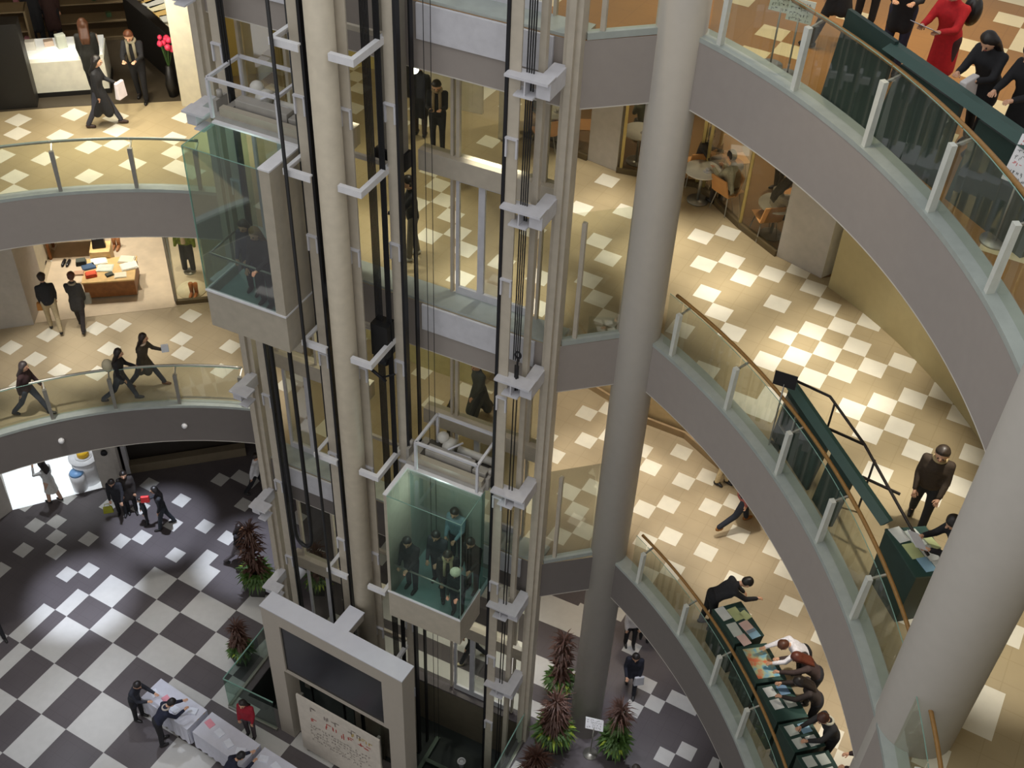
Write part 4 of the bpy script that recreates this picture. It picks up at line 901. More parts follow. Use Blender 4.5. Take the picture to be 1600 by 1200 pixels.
# easel sign
p = Vector(P(922, 1178, 0)); t = thing('sign_stand', 'small white notice on a stand beside the round column', 'sign', p)
MB().cyl(p, .17, 0, .03, 24).build('base', STEEL, t); MB().tube([(p.x, p.y, .03), (p.x, p.y, 1.1)], .014, 8).build('pole', STEEL, t)
a = Vector((math.cos(-.2), math.sin(-.2), 0)); yv = Vector((0, .5, .86)); o = Vector((p.x, p.y, 1.05))-a*.2
pl = MB().hexa([o, o+a*.42, o+a*.42+Vector((0, .02, -.01)), o+Vector((0, .02, -.01))], [o+yv*.28, o+a*.42+yv*.28, o+a*.42+yv*.28+Vector((0, .02, -.01)), o+yv*.28+Vector((0, .02, -.01))]); pl.mi = 1
glyphs(pl, o+yv*.27+Vector((0, -.004, .006))+a*.03, a, yv, .36, .24, 4, 5).build('notice', [WHITE, mat('print_dark', (40, 40, 44))], t)
# ------------------------------------------------------------ people
SKIN = mat('skin', (206, 160, 130), .55, var=.04); EYE = mat('eye_dark', (30, 22, 20), .3); LIP = mat('lip', (170, 96, 88), .5)
def fmat(c, r=.85):
    return mat('fabric_%d_%d_%d' % c, c, r, var=.12, scale=25)
TMP = bpy.data.scenes.new('scratch')
def remeshed(mb, vox, smooth=2):
    "weld overlapping limb volumes into one continuous skin"
    me = bpy.data.meshes.new('tmp'); bmesh.ops.recalc_face_normals(mb.bm, faces=mb.bm.faces); mb.bm.to_mesh(me); mb.bm.free()
    o = bpy.data.objects.new('tmp', me); TMP.collection.objects.link(o)
    r = o.modifiers.new('r', 'REMESH'); r.mode = 'VOXEL'; r.voxel_size = vox; r.use_smooth_shade = True
    s = o.modifiers.new('s', 'SMOOTH'); s.iterations = smooth; s.factor = .5
    with bpy.context.temp_override(scene=TMP, view_layer=TMP.view_layers[0]):
        dg = bpy.context.evaluated_depsgraph_get()
        dg.update()
    ev = o.evaluated_get(dg); m2 = bpy.data.meshes.new_from_object(ev)
    bm = bmesh.new(); bm.from_mesh(m2)
    bpy.data.objects.remove(o); bpy.data.meshes.remove(me); bpy.data.meshes.remove(m2)
    out = MB(); out.bm.free(); out.bm = bm
    for f in bm.faces: f.smooth = True; f.material_index = 0
    return out
def rotx(v, a):   # pitch forward about the local x axis (forward = +y)
    c, s = math.cos(a), math.sin(a); return Vector((v.x, v.y*c+v.z*s, -v.y*s+v.z*c))
def person(label, foot, z, face, h=1.65, lean=4, legs=(8, 4, -8, 6), arms=((6, 6, 15), (6, 6, 15)), nod=12, turn=0, top=(30, 30, 34), bottom=(40, 42, 52), shoe=(28, 26, 26),
           hair=(32, 24, 20), hairlen=0, coat=None, skirt=None, sit=None, hat=None, scarf=None, head=True, group=None, loc=None, collar=None):
    """legs: thigh/knee degrees left, right (thigh + = forward). arms: (forward, outward, elbow) each. coat: hem height below the hip in m."""
    S = h/1.68
    if loc is None: p = P(foot[0], foot[1], z); loc = Vector((p[0], p[1], z))
    if isinstance(face, (tuple, list)):
        q = P(foot[0]+face[0], foot[1]+face[1], z); q0 = P(foot[0], foot[1], z); ang = math.atan2(q[1]-q0[1], q[0]-q0[0])
    else: ang = face
    D = math.radians; ang -= math.pi/2
    ca, sa = math.cos(ang), math.sin(ang)
    hipz = 0
    leg = []
    for s, th, kn in ((-1, legs[0], legs[1]), (1, legs[2], legs[3])):
        hip = Vector((s*.09, 0, 0)); k = hip+Vector((s*.01, .43*math.sin(D(th)), -.43*math.cos(D(th)))); a2 = D(th-kn)
        an = k+Vector((0, .41*math.sin(a2), -.41*math.cos(a2))); leg.append((hip, k, an, a2))
    low = min(l[2].z for l in leg)-.075
    hipz = -low if sit is None else sit/S+.07
    def T(v): v = v*S; return Vector((loc.x+v.x*ca-v.y*sa, loc.y+v.x*sa+v.y*ca, loc.z+v.z+hipz*S))
    L = D(lean)
    def U(v): return rotx(v, L)           # upper body leans about the hips
    chest = U(Vector((0, .0, .36))); neck0 = U(Vector((0, -.01, .50))); 
    nk = U(Vector((0, .015, .58))); N = L+D(nod)
    hc = nk+rotx(Vector((0, .03, .115)), N)
    tn = D(turn)
    sh = [U(Vector((s*.165, -.01, .445))) for s in (-1, 1)]
    arm = []
    for s, (f, o, e) in zip((-1, 1), arms):
        A = L*.4+D(f); sp = sh[0 if s < 0 else 1]
        d1 = Vector((s*math.sin(D(o)), math.sin(A)*math.cos(D(o)), -math.cos(A)*math.cos(D(o)))); el = sp+d1*.28
        A2 = A+D(e); inw = -s*.35*math.sin(D(min(e, 90))); d2 = Vector((inw, math.sin(A2), -math.cos(A2))).normalized(); wr = el+d2*.24
        arm.append((sp, el, wr, d2, s))
    B = MB()
    def cap(mb, pts, rs, n=12):
        mb.tube([T(p) for p in pts], [r*S for r in rs], n)
        for p, r in zip(pts, rs): mb.ell(T(p), r*S*.98, 12, 8)
    def torso(mb, g, low_=-.02):
        for s in (-1, 1):
            cap(mb, [Vector((s*.06, 0, low_)), U(Vector((s*.045, .005, .15))), U(Vector((s*.075, .01, .33))), U(Vector((s*.09, -.005, .43)))], [.095+g, .085+g, .092+g, .06+g])
        cap(mb, [Vector((0, 0, .0)), U(Vector((0, .01, .2))), U(Vector((0, .02, .36))), U(Vector((0, -.01, .47)))], [.1+g, .088+g, .095+g, .055+g])
    torso(B, 0)
    for l in leg: cap(B, [l[0], l[1], l[2]], [.085, .055, .038])
    for l in leg:
        t = l[2]+Vector((0, .15*math.cos(l[3])*.9, -.03-.0)); cap(B, [l[2]+Vector((0, -.03, -.035)), l[2]+Vector((0, .07, -.04)), t+Vector((0, 0, -.02))], [.035, .035, .025])
    for sp, el, wr, d2, s in arm:
        cap(B, [U(Vector((s*.08, -.01, .45))), sp, el, wr, wr+d2*.06], [.05, .05, .04, .028, .032])
    cap(B, [neck0, nk], [.055, .05])
    def HR(v): # head local
        c, s_ = math.cos(tn), math.sin(tn); v = Vector((v.x*c+v.y*s_, -v.x*s_+v.y*c, v.z)); return hc+rotx(v, N)
    cap(B, [HR(Vector((0, -.015, .02))), HR(Vector((0, .0, -.02))), HR(Vector((0, .025, -.07)))], [.092, .085, .055])
    cap(B, [HR(Vector((0, .09, .01))), HR(Vector((0, .108, -.022)))], [.010, .017], 8)
    for s in (-1, 1): B.ell(T(HR(Vector((s*.088, -.005, -.01)))), (.016*S, .022*S, .03*S), 8, 6)
    body = remeshed(B, .019*S)
    for sp, el, wr, d2, s in arm:   # fingers rooted in the palm
        side = Vector((1, 0, 0)) if abs(d2.x) < .8 else Vector((0, 1, 0)); pn = d2.cross(side).normalized(); side = pn.cross(d2).normalized()
        pb = wr+d2*.07
        for k, ln in enumerate((.062, .072, .068, .052)):
            o = side*(k-1.5)*.018
            body.tube([T(pb+o*.8), T(pb+o+d2*ln*.5+pn*.004), T(pb+o+d2*ln*.85+pn*.022)], [.0095*S, .009*S, .007*S], 6)
        body.tube([T(wr+d2*.03-side*s*.02), T(wr+d2*.06-side*s*.045+pn*.01), T(wr+d2*.09-side*s*.05+pn*.02)], [.011*S, .010*S, .008*S], 6)
    root = body.build('person', SKIN); wp = Vector(root.location)
    tag(root, label, 'person', group)
    # trousers / stockings
    if bottom:
        M_ = MB()
        if sit is None or True:
            cap(M_, [Vector((-.05, 0, .03)), Vector((.05, 0, .03))], [.115, .115])
        for l in leg: cap(M_, [l[0], l[1], l[2]+Vector((0, 0, .02))], [.1, .068, .056])
        remeshed(M_, .024*S, 2).build('trousers' if skirt is None else 'stockings', fmat(bottom), root)
    if skirt:
        c_, ln = skirt; M_ = MB(); cen = (leg[0][1]+leg[1][1])/2; hem = Vector((cen.x, cen.y*ln/.43, -ln)); w = abs(leg[0][1].y-leg[1][1].y)*ln/.43/2
        rings = []; n = 20
        for t, rx, ry in ((0.12, .13, .12), (0, .155, .13), (.5, .17, .14+w*.5), (1, .19, .15+w)):
            cc = U(Vector((0, 0, .12))) if t == .12 else hem*t
            rings.append([M_.bm.verts.new(T(cc+Vector((rx*math.cos(2*math.pi*k/n), ry*math.sin(2*math.pi*k/n)*(1+.05*math.sin(5*k)), 0)))) for k in range(n)])
        for A, C in zip(rings, rings[1:]):
            for k in range(n): f = M_.bm.faces.new((A[k], C[k], C[(k+1) % n], A[(k+1) % n])); f.smooth = True
        M_.build('skirt', fmat(c_), root)
    M_ = MB(); torso(M_, .022, .0)
    for sp, el, wr, d2, s in arm: cap(M_, [U(Vector((s*.08, -.01, .45))), sp, el, wr-d2*.01], [.065, .066, .054, .042])
    cap(M_, [neck0+Vector((0, 0, -.02)), neck0+(nk-neck0)*.35], [.075, .066])
    if coat:
        cen = (leg[0][1]+leg[1][1])/2; w = abs(leg[0][1].y-leg[1][1].y)*coat/.43/2
        for s in (-1, 1):
            cap(M_, [Vector((s*.05, 0, .05)), Vector((s*.07, cen.y*coat/.43-w*.7, -coat))], [.12, .11]); cap(M_, [Vector((s*.05, 0, .05)), Vector((s*.07, cen.y*coat/.43+w*.7, -coat))], [.12, .11])
    remeshed(M_, .024*S, 2).build('coat' if coat else 'jacket', fmat(top), root)
    for l in leg: 
        M_ = MB(); t = l[2]+Vector((0, .16*math.cos(l[3])*.9, -.03)); cap(M_, [l[2]+Vector((0, -.03, -.03)), l[2]+Vector((0, .06, -.035)), t+Vector((0, 0, -.012))], [.046, .046, .034])
        remeshed(M_, .02*S, 1).build('shoe', mat('shoe_%d_%d_%d' % shoe, shoe, .4), root)
    # hair shell, open at the face
    M_ = MB(); hm = mat('hair_%d_%d_%d' % hair, hair, .45, var=.2, scale=40)
    for c_, r_ in ((Vector((0, -.03, .035)), .098), (Vector((0, -.045, -.01)), .09), (Vector((-.035, -.022, .04)), .07), (Vector((.035, -.022, .04)), .07), (Vector((0, .008, .072)), .055)):
        M_.ell(T(HR(c_)), r_*S, 12, 9)
    if hairlen:
        for s in (-1, 0, 1): cap(M_, [HR(Vector((s*.055, -.04, 0))), HR(Vector((s*.06, -.06, -.1))), U(Vector((s*.07, -.09, .52-hairlen*.6))), U(Vector((s*.06, -.1, .5-hairlen)))], [.07, .055, .045, .03])
    remeshed(M_, .02*S, 1).build('hair', hm, root)
    M_ = MB()
    for s in (-1, 1): M_.ell(T(HR(Vector((s*.034, .078, .0)))), .0115*S, 8, 6)
    M_.build('eyes', EYE, root)
    MB().tube([T(HR(Vector((-.022, .078, -.062)))), T(HR(Vector((0, .084, -.064)))), T(HR(Vector((.022, .078, -.062))))], [.004*S, .007*S, .004*S], 6).build('mouth', LIP, root)
    if hat:
        M_ = MB(); M_.ell(T(HR(Vector((0, -.01, .06)))), (.125*S, .125*S, .085*S), 16, 10); M_.build('hat', fmat(hat), root)
    if scarf:
        M_ = MB(); R_ = [T(nk+Vector((.085*math.cos(t), .085*math.sin(t), -.045+.01*math.sin(2*t)))) for t in [2*math.pi*k/16 for k in range(17)]]
        M_.tube(R_, .035*S, 8); 
        for s in (-1, 1): cap(M_, [nk+Vector((s*.06, .07, -.06)), U(Vector((s*.07, .135, .35))), U(Vector((s*.07, .14, .12)))], [.035, .032, .03], 8)
        M_.build('scarf', fmat(scarf), root)
    if collar:
        M_ = MB(); M_.tube([T(neck0+(nk-neck0)*.2+Vector((.08*math.cos(t), .08*math.sin(t), 0))) for t in [2*math.pi*k/16 for k in range(17)]], .026*S, 8); M_.build('collar', fmat(collar), root)
    root['_hands'] = [list(T(a[2]+a[3]*.1)) for a in arm]
    return root
WALK = (24, 6, -18, 14); STAND = (2, 1, -2, 2); REST = (4, 6, 12)
def held_bag(pr, hand, label, m, w=.3, d=.12, h=.26, name='handbag', cat='bag', drop=.42, ang=.2):
    c = Vector(pr['_hands'][hand]); p = Vector((c.x, c.y, c.z-drop)); t = thing(name, label, cat, p)
    a = Vector((math.cos(ang), math.sin(ang), 0)); b = Vector((-a.y, a.x, 0))
    bt = [p+a*x+b*y for x, y in ((-w/2, -d/2), (w/2, -d/2), (w/2, d/2), (-w/2, d/2))]; tp = [p+a*x*.9+b*y*.6+Vector((0, 0, h)) for x, y in ((-w/2, -d/2), (w/2, -d/2), (w/2, d/2), (-w/2, d/2))]
    MB().hexa(bt, tp).build('bag_body', m, t, .015)
    MB().tube([p+a*(-w*.3)+Vector((0, 0, h*.97)), c+Vector((0, 0, -.02)), p+a*(w*.3)+Vector((0, 0, h*.97))], .009, 6).build('handles', m, t)
def held_sheet(pr, label, w=.3, h=.21, tilt=.9, m=None, name='leaflet', cat='leaflet'):
    a, b = Vector(pr['_hands'][0]), Vector(pr['_hands'][1]); c = (a+b)/2; x = (b-a); x.z = 0; x.normalize(); f = Vector((-x.y, x.x, 0)); y = (f*math.cos(tilt)+Vector((0, 0, 1))*math.sin(tilt))
    o = c-x*w/2-y*h*.2+Vector((0, 0, .02)); mb = MB(); n = x.cross(y)*.004
    mb.hexa([o, o+x*w, o+x*w+n, o+n], [o+y*h, o+x*w+y*h, o+x*w+y*h+n, o+y*h+n])
    return tag(mb.build(name, m or LEAF), label, cat)
BK = (26, 26, 30); NV = (36, 42, 58); DB = (58, 46, 38)
# third level left
p = person('woman in a long black coat walking right past the dark shop', (164, 196), L3, (1, 0), 1.62, 6, (26, 4, -16, 12), ((20, 5, 50), (-6, 5, 10)), 8, top=BK, bottom=(60, 62, 74), coat=.5, hairlen=.12, hair=(24, 20, 18), shoe=(60, 40, 34))
held_bag(p, 0, 'white shopping bag carried by the woman in the long black coat', mat('white_plastic', (236, 226, 232), .4), .26, .12, .36, 'shopping_bag', 'bag', .3, 1.2)
person('brown haired person in black standing inside the dark shop beside the lit cabinet', (152, 146), L3, (0, -1), 1.66, 4, STAND, (REST, REST), 10, top=(34, 34, 30), bottom=BK, hair=(82, 50, 30), hairlen=.2, coat=.3)
person('person with a long grey scarf browsing beside the black counter in the dark shop', (224, 156), L3, (-.4, 1), 1.7, 10, (10, 4, -6, 8), ((30, 6, 60), (30, 6, 60)), 20, top=BK, bottom=BK, hair=(90, 50, 28), scarf=(140, 132, 110))
person('shopper in black at the back of the dark shop, the left of two', (66, 76), L3, (0, -1), 1.6, 3, STAND, (REST, REST), 10, top=BK, bottom=BK, coat=.4)
person('shopper in dark red brown at the back of the dark shop, the right of two', (92, 74), L3, (0, -1), 1.66, 3, STAND, (REST, REST), 10, top=(54, 32, 28), bottom=BK, coat=.4)
# third level lift lobby
p = person('man in black with a beige scarf looking at his phone behind the lift doors', (684, 237), L3, (-.2, 1), 1.68, 3, STAND, ((25, 4, 80), (25, 4, 80)), 30, top=BK, bottom=(30, 30, 34), scarf=(150, 132, 104))
a = Vector(p['_hands'][1]); tag(MB().box(a.x-.035, a.x+.035, a.y-.05, a.y+.02, a.z, a.z+.02).build('mobile_phone', BLACK), 'dark mobile phone held by the man with the beige scarf', 'phone')
person('person in a black coat standing behind the man with the phone', (657, 212), L3, (.6, -1), 1.7, 3, STAND, (REST, REST), 8, top=BK, bottom=DB, coat=.4)
person('person in a black top and grey trousers waiting by the lift glazing', (646, 402), L3, (-1, .1), 1.72, 2, (8, 4, -4, 4), ((45, 6, 30), REST), 6, top=BK, bottom=(112, 106, 96), shoe=(180, 178, 170))
# second level left
p = person('customer in a black jacket and beige trousers at the lit shop entrance', (88, 515), L2, (-.25, -1), 1.64, 3, (10, 4, -12, 14), (REST, REST), 4, top=BK, bottom=(176, 160, 128), hair=(40, 26, 20))
held_bag(p, 0, 'tan handbag of the customer in beige trousers', mat('tan_bag', (166, 112, 50), .5), .24, .14, .2, drop=.14)
p = person('customer in a dark coat with brown hair at the lit shop entrance', (130, 512), L2, (.35, -1), 1.6, 5, (14, 5, -14, 16), ((18, 6, 40), REST), 8, top=(52, 50, 48), bottom=(44, 38, 38), hair=(92, 50, 36), coat=.22, collar=(150, 140, 120))
held_bag(p, 1, 'grey shoulder bag of the brown haired customer', mat('grey_bag', (128, 124, 112), .7), .3, .14, .28, drop=.05)
person('woman in a dark brown jacket and jeans walking right on the lower left gallery', (54, 648), L2, (1, .1), 1.62, 6, (26, 5, -22, 16), ((18, 6, 20), (-22, 6, 15)), 6, top=(52, 32, 34), bottom=(58, 62, 78), hair=(70, 62, 62), hairlen=.15)
p = person('girl in black with a cream backpack walking right, behind her companion', (196, 627), L2, (1, -.05), 1.58, 6, (22, 5, -22, 26), ((25, 5, 50), (-5, 5, 30)), 6, top=(30, 28, 32), bottom=(54, 58, 72), hair=(34, 24, 22), hairlen=.18, coat=.12)
q = Vector(p.location); fa = Vector(P(200, 627, L2))-Vector(P(196, 627, L2)); fa.normalize()
bp_ = q-fa*.2; t = thing('backpack', 'cream tote carried on the back of the girl in black', 'bag', (bp_.x, bp_.y, L2+.95)); MB().ell((bp_.x, bp_.y, L2+1.08), (.13, .12, .17), 14, 10).build('bag_body', mat('cream_bag', (196, 186, 158), .8), t)
p = person('woman in an olive coat with long hair striding right on the lower left gallery', (232, 603), L2, (1, .05), 1.64, 8, (28, 4, -24, 10), ((35, 6, 55), (-12, 6, 10)), 4, top=(66, 58, 46), bottom=(58, 60, 70), hair=(40, 28, 24), hairlen=.25, coat=.3, shoe=(110, 70, 36), collar=(200, 180, 160))
a = Vector(p['_hands'][0]); tag(MB().obox((a.x, a.y), .3, .16, .1, a.z-.02, a.z+.14).build('magazine', LEAF), 'white booklet held by the woman in the olive coat', 'booklet')
# second level lift lobby
person('woman with black hair and a yellow checked top beside the lift', (704, 708), L2, (1, -.2), 1.6, 3, STAND, (REST, REST), 8, top=(176, 152, 70), bottom=DB, hair=(28, 22, 22), hairlen=.2)
person('large figure in a long dark grey coat striding through the second level lobby', (748, 652), L2, (-.9, .4), 1.78, 4, (24, 4, -24, 6), ((20, 8, 20), (-20, 8, 10)), 6, top=(58, 60, 56), bottom=(36, 36, 36), coat=.62)
# second level right
person('person in dark jeans and brown shoes walking left under the middle gallery edge', (1152, 822), L2, (1, -.3), 1.75, 8, (22, 10, -26, 30), ((20, 6, 10), (-20, 6, 10)), 6, top=(150, 80, 74), bottom=(34, 38, 50), shoe=(150, 96, 40))
person('person in cream trousers and black shoes standing under the middle gallery edge', (1128, 756), L2, (1, .6), 1.66, 3, (4, 2, -4, 4), (REST, REST), 6, top=(190, 150, 90), bottom=(214, 196, 156))
person('visitor in black bending over the first display stand with an arm hanging down', (1103, 978), L2, (1, -.05), 1.72, 52, (-4, 4, 6, 6), ((10, 4, 10), (28, 4, 30)), 20, top=(36, 36, 40), bottom=BK, hair=(26, 22, 20))
person('visitor in a white top stooping over the landscape picture', (1243, 1062), L2, (-1, .25), 1.62, 46, (8, 6, -4, 6), ((40, 8, 30), (50, 6, 30)), 20, top=(224, 222, 228), bottom=BK, hair=(84, 50, 34))
person('visitor with reddish hair in dark clothes leaning on the display table', (1262, 1095), L2, (-1, -.05), 1.6, 40, (8, 6, -4, 6), ((60, 8, 10), (40, 6, 40)), 16, top=(58, 44, 42), bottom=BK, hair=(90, 44, 30), hairlen=.15)
person('visitor in brown black clothes close beside the reddish haired one', (1262, 1135), L2, (-1, -.1), 1.58, 34, (8, 6, -4, 6), ((45, 8, 30), (40, 6, 40)), 26, top=(44, 36, 34), bottom=BK, hair=(30, 24, 22), hairlen=.15)
person('visitor in black with a grey collar at the near end of the display table', (1283, 1188), L2, (-1, .3), 1.66, 22, (8, 6, -4, 6), ((45, 8, 40), (40, 6, 50)), 24, top=(42, 42, 44), bottom=BK, hair=(78, 48, 38), collar=(190, 188, 170))
person('dark clothed person half hidden at the bottom edge beside the thick column', (1352, 1248), L2, (-1, -.3), 1.7, 20, WALK, ((30, 8, 30), (20, 6, 40)), 10, top=(44, 30, 32), bottom=BK)
# third level right
person('man in a dark brown jacket standing at the display wall on the middle gallery', (1427, 822), L3, (-.35, 1), 1.74, 6, (10, 6, -10, 14), ((10, 6, 20), (4, 6, 24)), 14, top=(58, 46, 34), bottom=(34, 34, 38), hair=(52, 42, 34), collar=(170, 150, 110))
p = person('visitor in black reading a leaflet at the end of the display wall', (1468, 930), L3, (-1, .1), 1.7, 16, (10, 6, -14, 10), ((35, 6, 60), (35, 6, 60)), 24, top=(28, 28, 32), bottom=(24, 24, 28), hair=(34, 28, 24), coat=.18)
held_sheet(p, 'white leaflet held by the visitor in black', .3, .22, .5)
# fourth level
person('person in black at the head of the top display wall, stepping away', (1294, 74), L4, (-1, -.2), 1.72, 6, (18, 4, -20, 8), (REST, REST), 6, top=BK, bottom=BK, coat=.3)
person('visitor in black behind the top display wall, left of the red coat', (1386, 112), L4, (-.4, 1), 1.68, 8, STAND, ((35, 6, 60), (35, 6, 60)), 24, top=BK, bottom=(38, 40, 60), coat=.25)
p = person('visitor in a bright red coat holding a white handout behind the top display wall', (1452, 158), L4, (-1, .5), 1.66, 12, (6, 4, -6, 6), ((35, 6, 55), (35, 6, 55)), 20, top=(176, 22, 30), bottom=(60, 30, 32), hair=(40, 26, 24), coat=.42)
held_sheet(p, 'white handout held by the visitor in the red coat', .32, .24, .5)
q = Vector(P(1478, 150, L4)); t = thing('backpack', 'black rucksack on the back of the red coated visitor', 'bag', (q.x, q.y, L4+1.0)); MB().ell((q.x, q.y, L4+1.18), (.12, .12, .2), 14, 10).build('bag_body', SHOE, t)
p = person('visitor in black with dark hair and a white bag behind the top display wall', (1508, 232), L4, (-1, .5), 1.64, 18, (6, 4, -6, 6), ((30, 6, 60), (30, 6, 60)), 26, top=BK, bottom=BK, hair=(26, 20, 18), hairlen=.2, coat=.2)
held_bag(p, 0, 'pale grey tote bag held at the top display wall', mat('pale_tote', (196, 192, 190), .7), .34, .14, .34, drop=.3, ang=.8)
person('visitor in black at the right edge of the top gallery', (1566, 262), L4, (-1, .4), 1.66, 14, (6, 4, -6, 6), ((30, 6, 50), (30, 6, 50)), 22, top=(22, 22, 26), bottom=BK, hair=(26, 20, 18), hairlen=.25, coat=.3)
person('visitor in black farther back on the top gallery, beyond the red coat', (1348, 38), L4, (0, 1), 1.7, 6, STAND, (REST, REST), 20, top=BK, bottom=BK)
# ground level left
person('woman in a pale dress telephoning at the bright bakery', (86, 783), 0, (-1, -.3), 1.6, 3, (8, 3, -8, 6), ((60, 10, 110), REST), 4, top=(206, 206, 206), bottom=(196, 160, 140), skirt=((206, 204, 200), .42), hair=(36, 28, 26), hairlen=.15)
person('person in a black coat, left of the couple on the ground floor', (192, 803), 0, (-.2, 1), 1.64, 14, STAND, ((20, 8, 10), REST), 20, top=(32, 32, 38), bottom=BK, coat=.3)
p = person('person in dark brown, right of the couple on the ground floor', (208, 800), 0, (.2, 1), 1.7, 4, STAND, (REST, REST), 10, top=(42, 36, 34), bottom=BK, coat=.3)
bag((170, 800), .16, 'yellow green bag carried low beside the couple', mat('lime_bag', (160, 160, 40), .6), .28, .12, .22)
person('small child in dark clothes beside the adult with the red bag', (231, 818), 0, (-1, .4), 1.05, 4, STAND, (REST, REST), 10, top=(46, 50, 58), bottom=BK)
p = person('adult in dark clothes with a red bag on the ground floor', (260, 823), 0, (-1, .2), 1.62, 4, (14, 4, -12, 10), (REST, ((10, 20, 80))), 6, top=(34, 36, 42), bottom=(44, 50, 58), hair=(26, 22, 22), hairlen=.2)
held_bag(p, 1, 'red bag carried by the adult beside the child', mat('red_bag', (200, 50, 50), .5), .24, .12, .2, drop=.05)
person('woman in a white shirt and black trousers walking at the left shaft mullion', (404, 772), 0, (1, .1), 1.66, 5, (18, 4, -20, 8), ((10, 6, 50), (-18, 6, 10)), 6, top=(222, 222, 226), bottom=(26, 26, 32), hair=(40, 28, 24))
person('woman in a black jacket and grey skirt walking behind the tall plant', (378, 880), 0, (1, .15), 1.64, 6, (22, 4, -22, 16), ((20, 8, 50), (-5, 6, 20)), 6, top=(26, 26, 30), bottom=(96, 90, 94), skirt=((116, 110, 112), .3), hair=(30, 22, 22), hairlen=.12)
person('person in dark purple at the left edge of the picture on the ground floor', (-6, 992), 0, (.6, .8), 1.6, 4, WALK, (REST, REST), 6, top=(52, 34, 56), bottom=BK, coat=.3)
person('visitor in black with papers at the far end of the clothed tables', (219, 1122), 0, (1, .3), 1.6, 14, STAND, ((40, 8, 40), (30, 6, 60)), 18, top=(32, 34, 44), bottom=BK, hair=(28, 22, 22), coat=.2)
person('visitor in navy bending over the second clothed table', (255, 1160), 0, (1, -.4), 1.62, 34, STAND, ((40, 8, 40), (30, 6, 60)), 18, top=(28, 32, 52), bottom=BK, hair=(28, 24, 26), collar=(180, 170, 160))
person('woman in a red jacket standing behind the clothed tables', (393, 1150), 0, (-.5, 1), 1.58, 4, STAND, (REST, REST), 10, top=(150, 26, 44), bottom=(88, 80, 86), hair=(34, 24, 24), hairlen=.15)
person('visitor in navy leaning over the nearest clothed table', (358, 1245), 0, (1, -.5), 1.62, 38, STAND, ((40, 8, 40), (30, 6, 60)), 18, top=(30, 34, 54), bottom=BK, hair=(28, 26, 30))
# ground level right and lobby
person('person in a white jacket half hidden under the lowest right gallery', (983, 1008), 0, (.2, 1), 1.66, 4, STAND, (REST, REST), 10, top=(206, 200, 196), bottom=(28, 26, 28))
p = person('person in a dark jacket walking down beside the white blossomed plant', (984, 1078), 0, (-.1, 1), 1.68, 5, (14, 4, -12, 10), (REST, (10, 8, 40)), 20, top=(34, 36, 48), bottom=(30, 32, 40), hair=(30, 24, 22), coat=.2)
held_bag(p, 0, 'pale bag carried by the person in the dark jacket', mat('pale_bag', (190, 190, 196), .6), .26, .1, .3, drop=.2)
person('grey haired man in a dark suit at the bottom edge of the picture', (984, 1252), 0, (-.3, 1), 1.7, 4, WALK, (REST, REST), 6, top=(34, 34, 42), bottom=(30, 30, 36), hair=(70, 64, 60), collar=(210, 208, 214))
person('person in black near the bottom edge under the lowest right gallery', (1132, 1222), 0, (-.3, 1), 1.68, 10, WALK, (REST, REST), 6, top=(24, 24, 28), bottom=BK)
person('person in brown half hidden beyond the one in the white jacket', (1006, 1000), 0, (.2, -1), 1.6, 4, STAND, (REST, REST), 6, top=(96, 76, 52), bottom=BK)
person('person in black walking through the ground level lift lobby', (738, 1032), 0, (-1, .1), 1.66, 10, WALK, (REST, REST), 6, top=(26, 26, 30), bottom=(44, 46, 56), shoe=(190, 180, 150))
# restaurant diners
CH = dict(legs=(84, 84, 80, 86), sit=.47)
person('diner in a grey sweater seated behind the middle restaurant pane', (1138, 332), L3, (-.8, -.6), 1.66, 10, arms=((35, 8, 60), (35, 8, 60)), nod=20, top=(176, 172, 146), bottom=(60, 52, 44), hair=(50, 40, 34), **CH)
person('diner in a white shirt and dark waistcoat at the nearest restaurant table', (1198, 370), L3, (1, -.1), 1.64, 10, arms=((35, 8, 60), (35, 8, 60)), nod=20, top=(206, 202, 190), bottom=(30, 28, 30), hair=(32, 26, 24), hairlen=.2, **CH)
person('diner in dark clothes behind the right edge of the big column', (1086, 288), L3, (1, .2), 1.64, 8, arms=((35, 8, 60), (35, 8, 60)), nod=10, top=(60, 54, 48), bottom=(30, 28, 30), hair=(50, 34, 26), **CH)
person('diner in dark green seated left of the big column', (1003, 236), L3, (-.3, -1), 1.64, 14, arms=((35, 8, 60), (35, 8, 60)), nod=18, top=(72, 76, 60), bottom=(40, 38, 36), hair=(50, 34, 26), **CH)
person('diner in blue grey at the leftmost restaurant table', (838, 205), L3, (1, -.3), 1.64, 10, arms=((35, 8, 60), (35, 8, 60)), nod=18, top=(84, 100, 108), bottom=(110, 70, 50), hair=(40, 30, 26), **CH)
person('diner with pale brown hair at the back table of the restaurant', (1240, 292), L3, (-1, .2), 1.64, 10, arms=((35, 8, 60), (35, 8, 60)), nod=12, top=(120, 92, 68), bottom=(60, 52, 44), hair=(120, 80, 50), **CH)
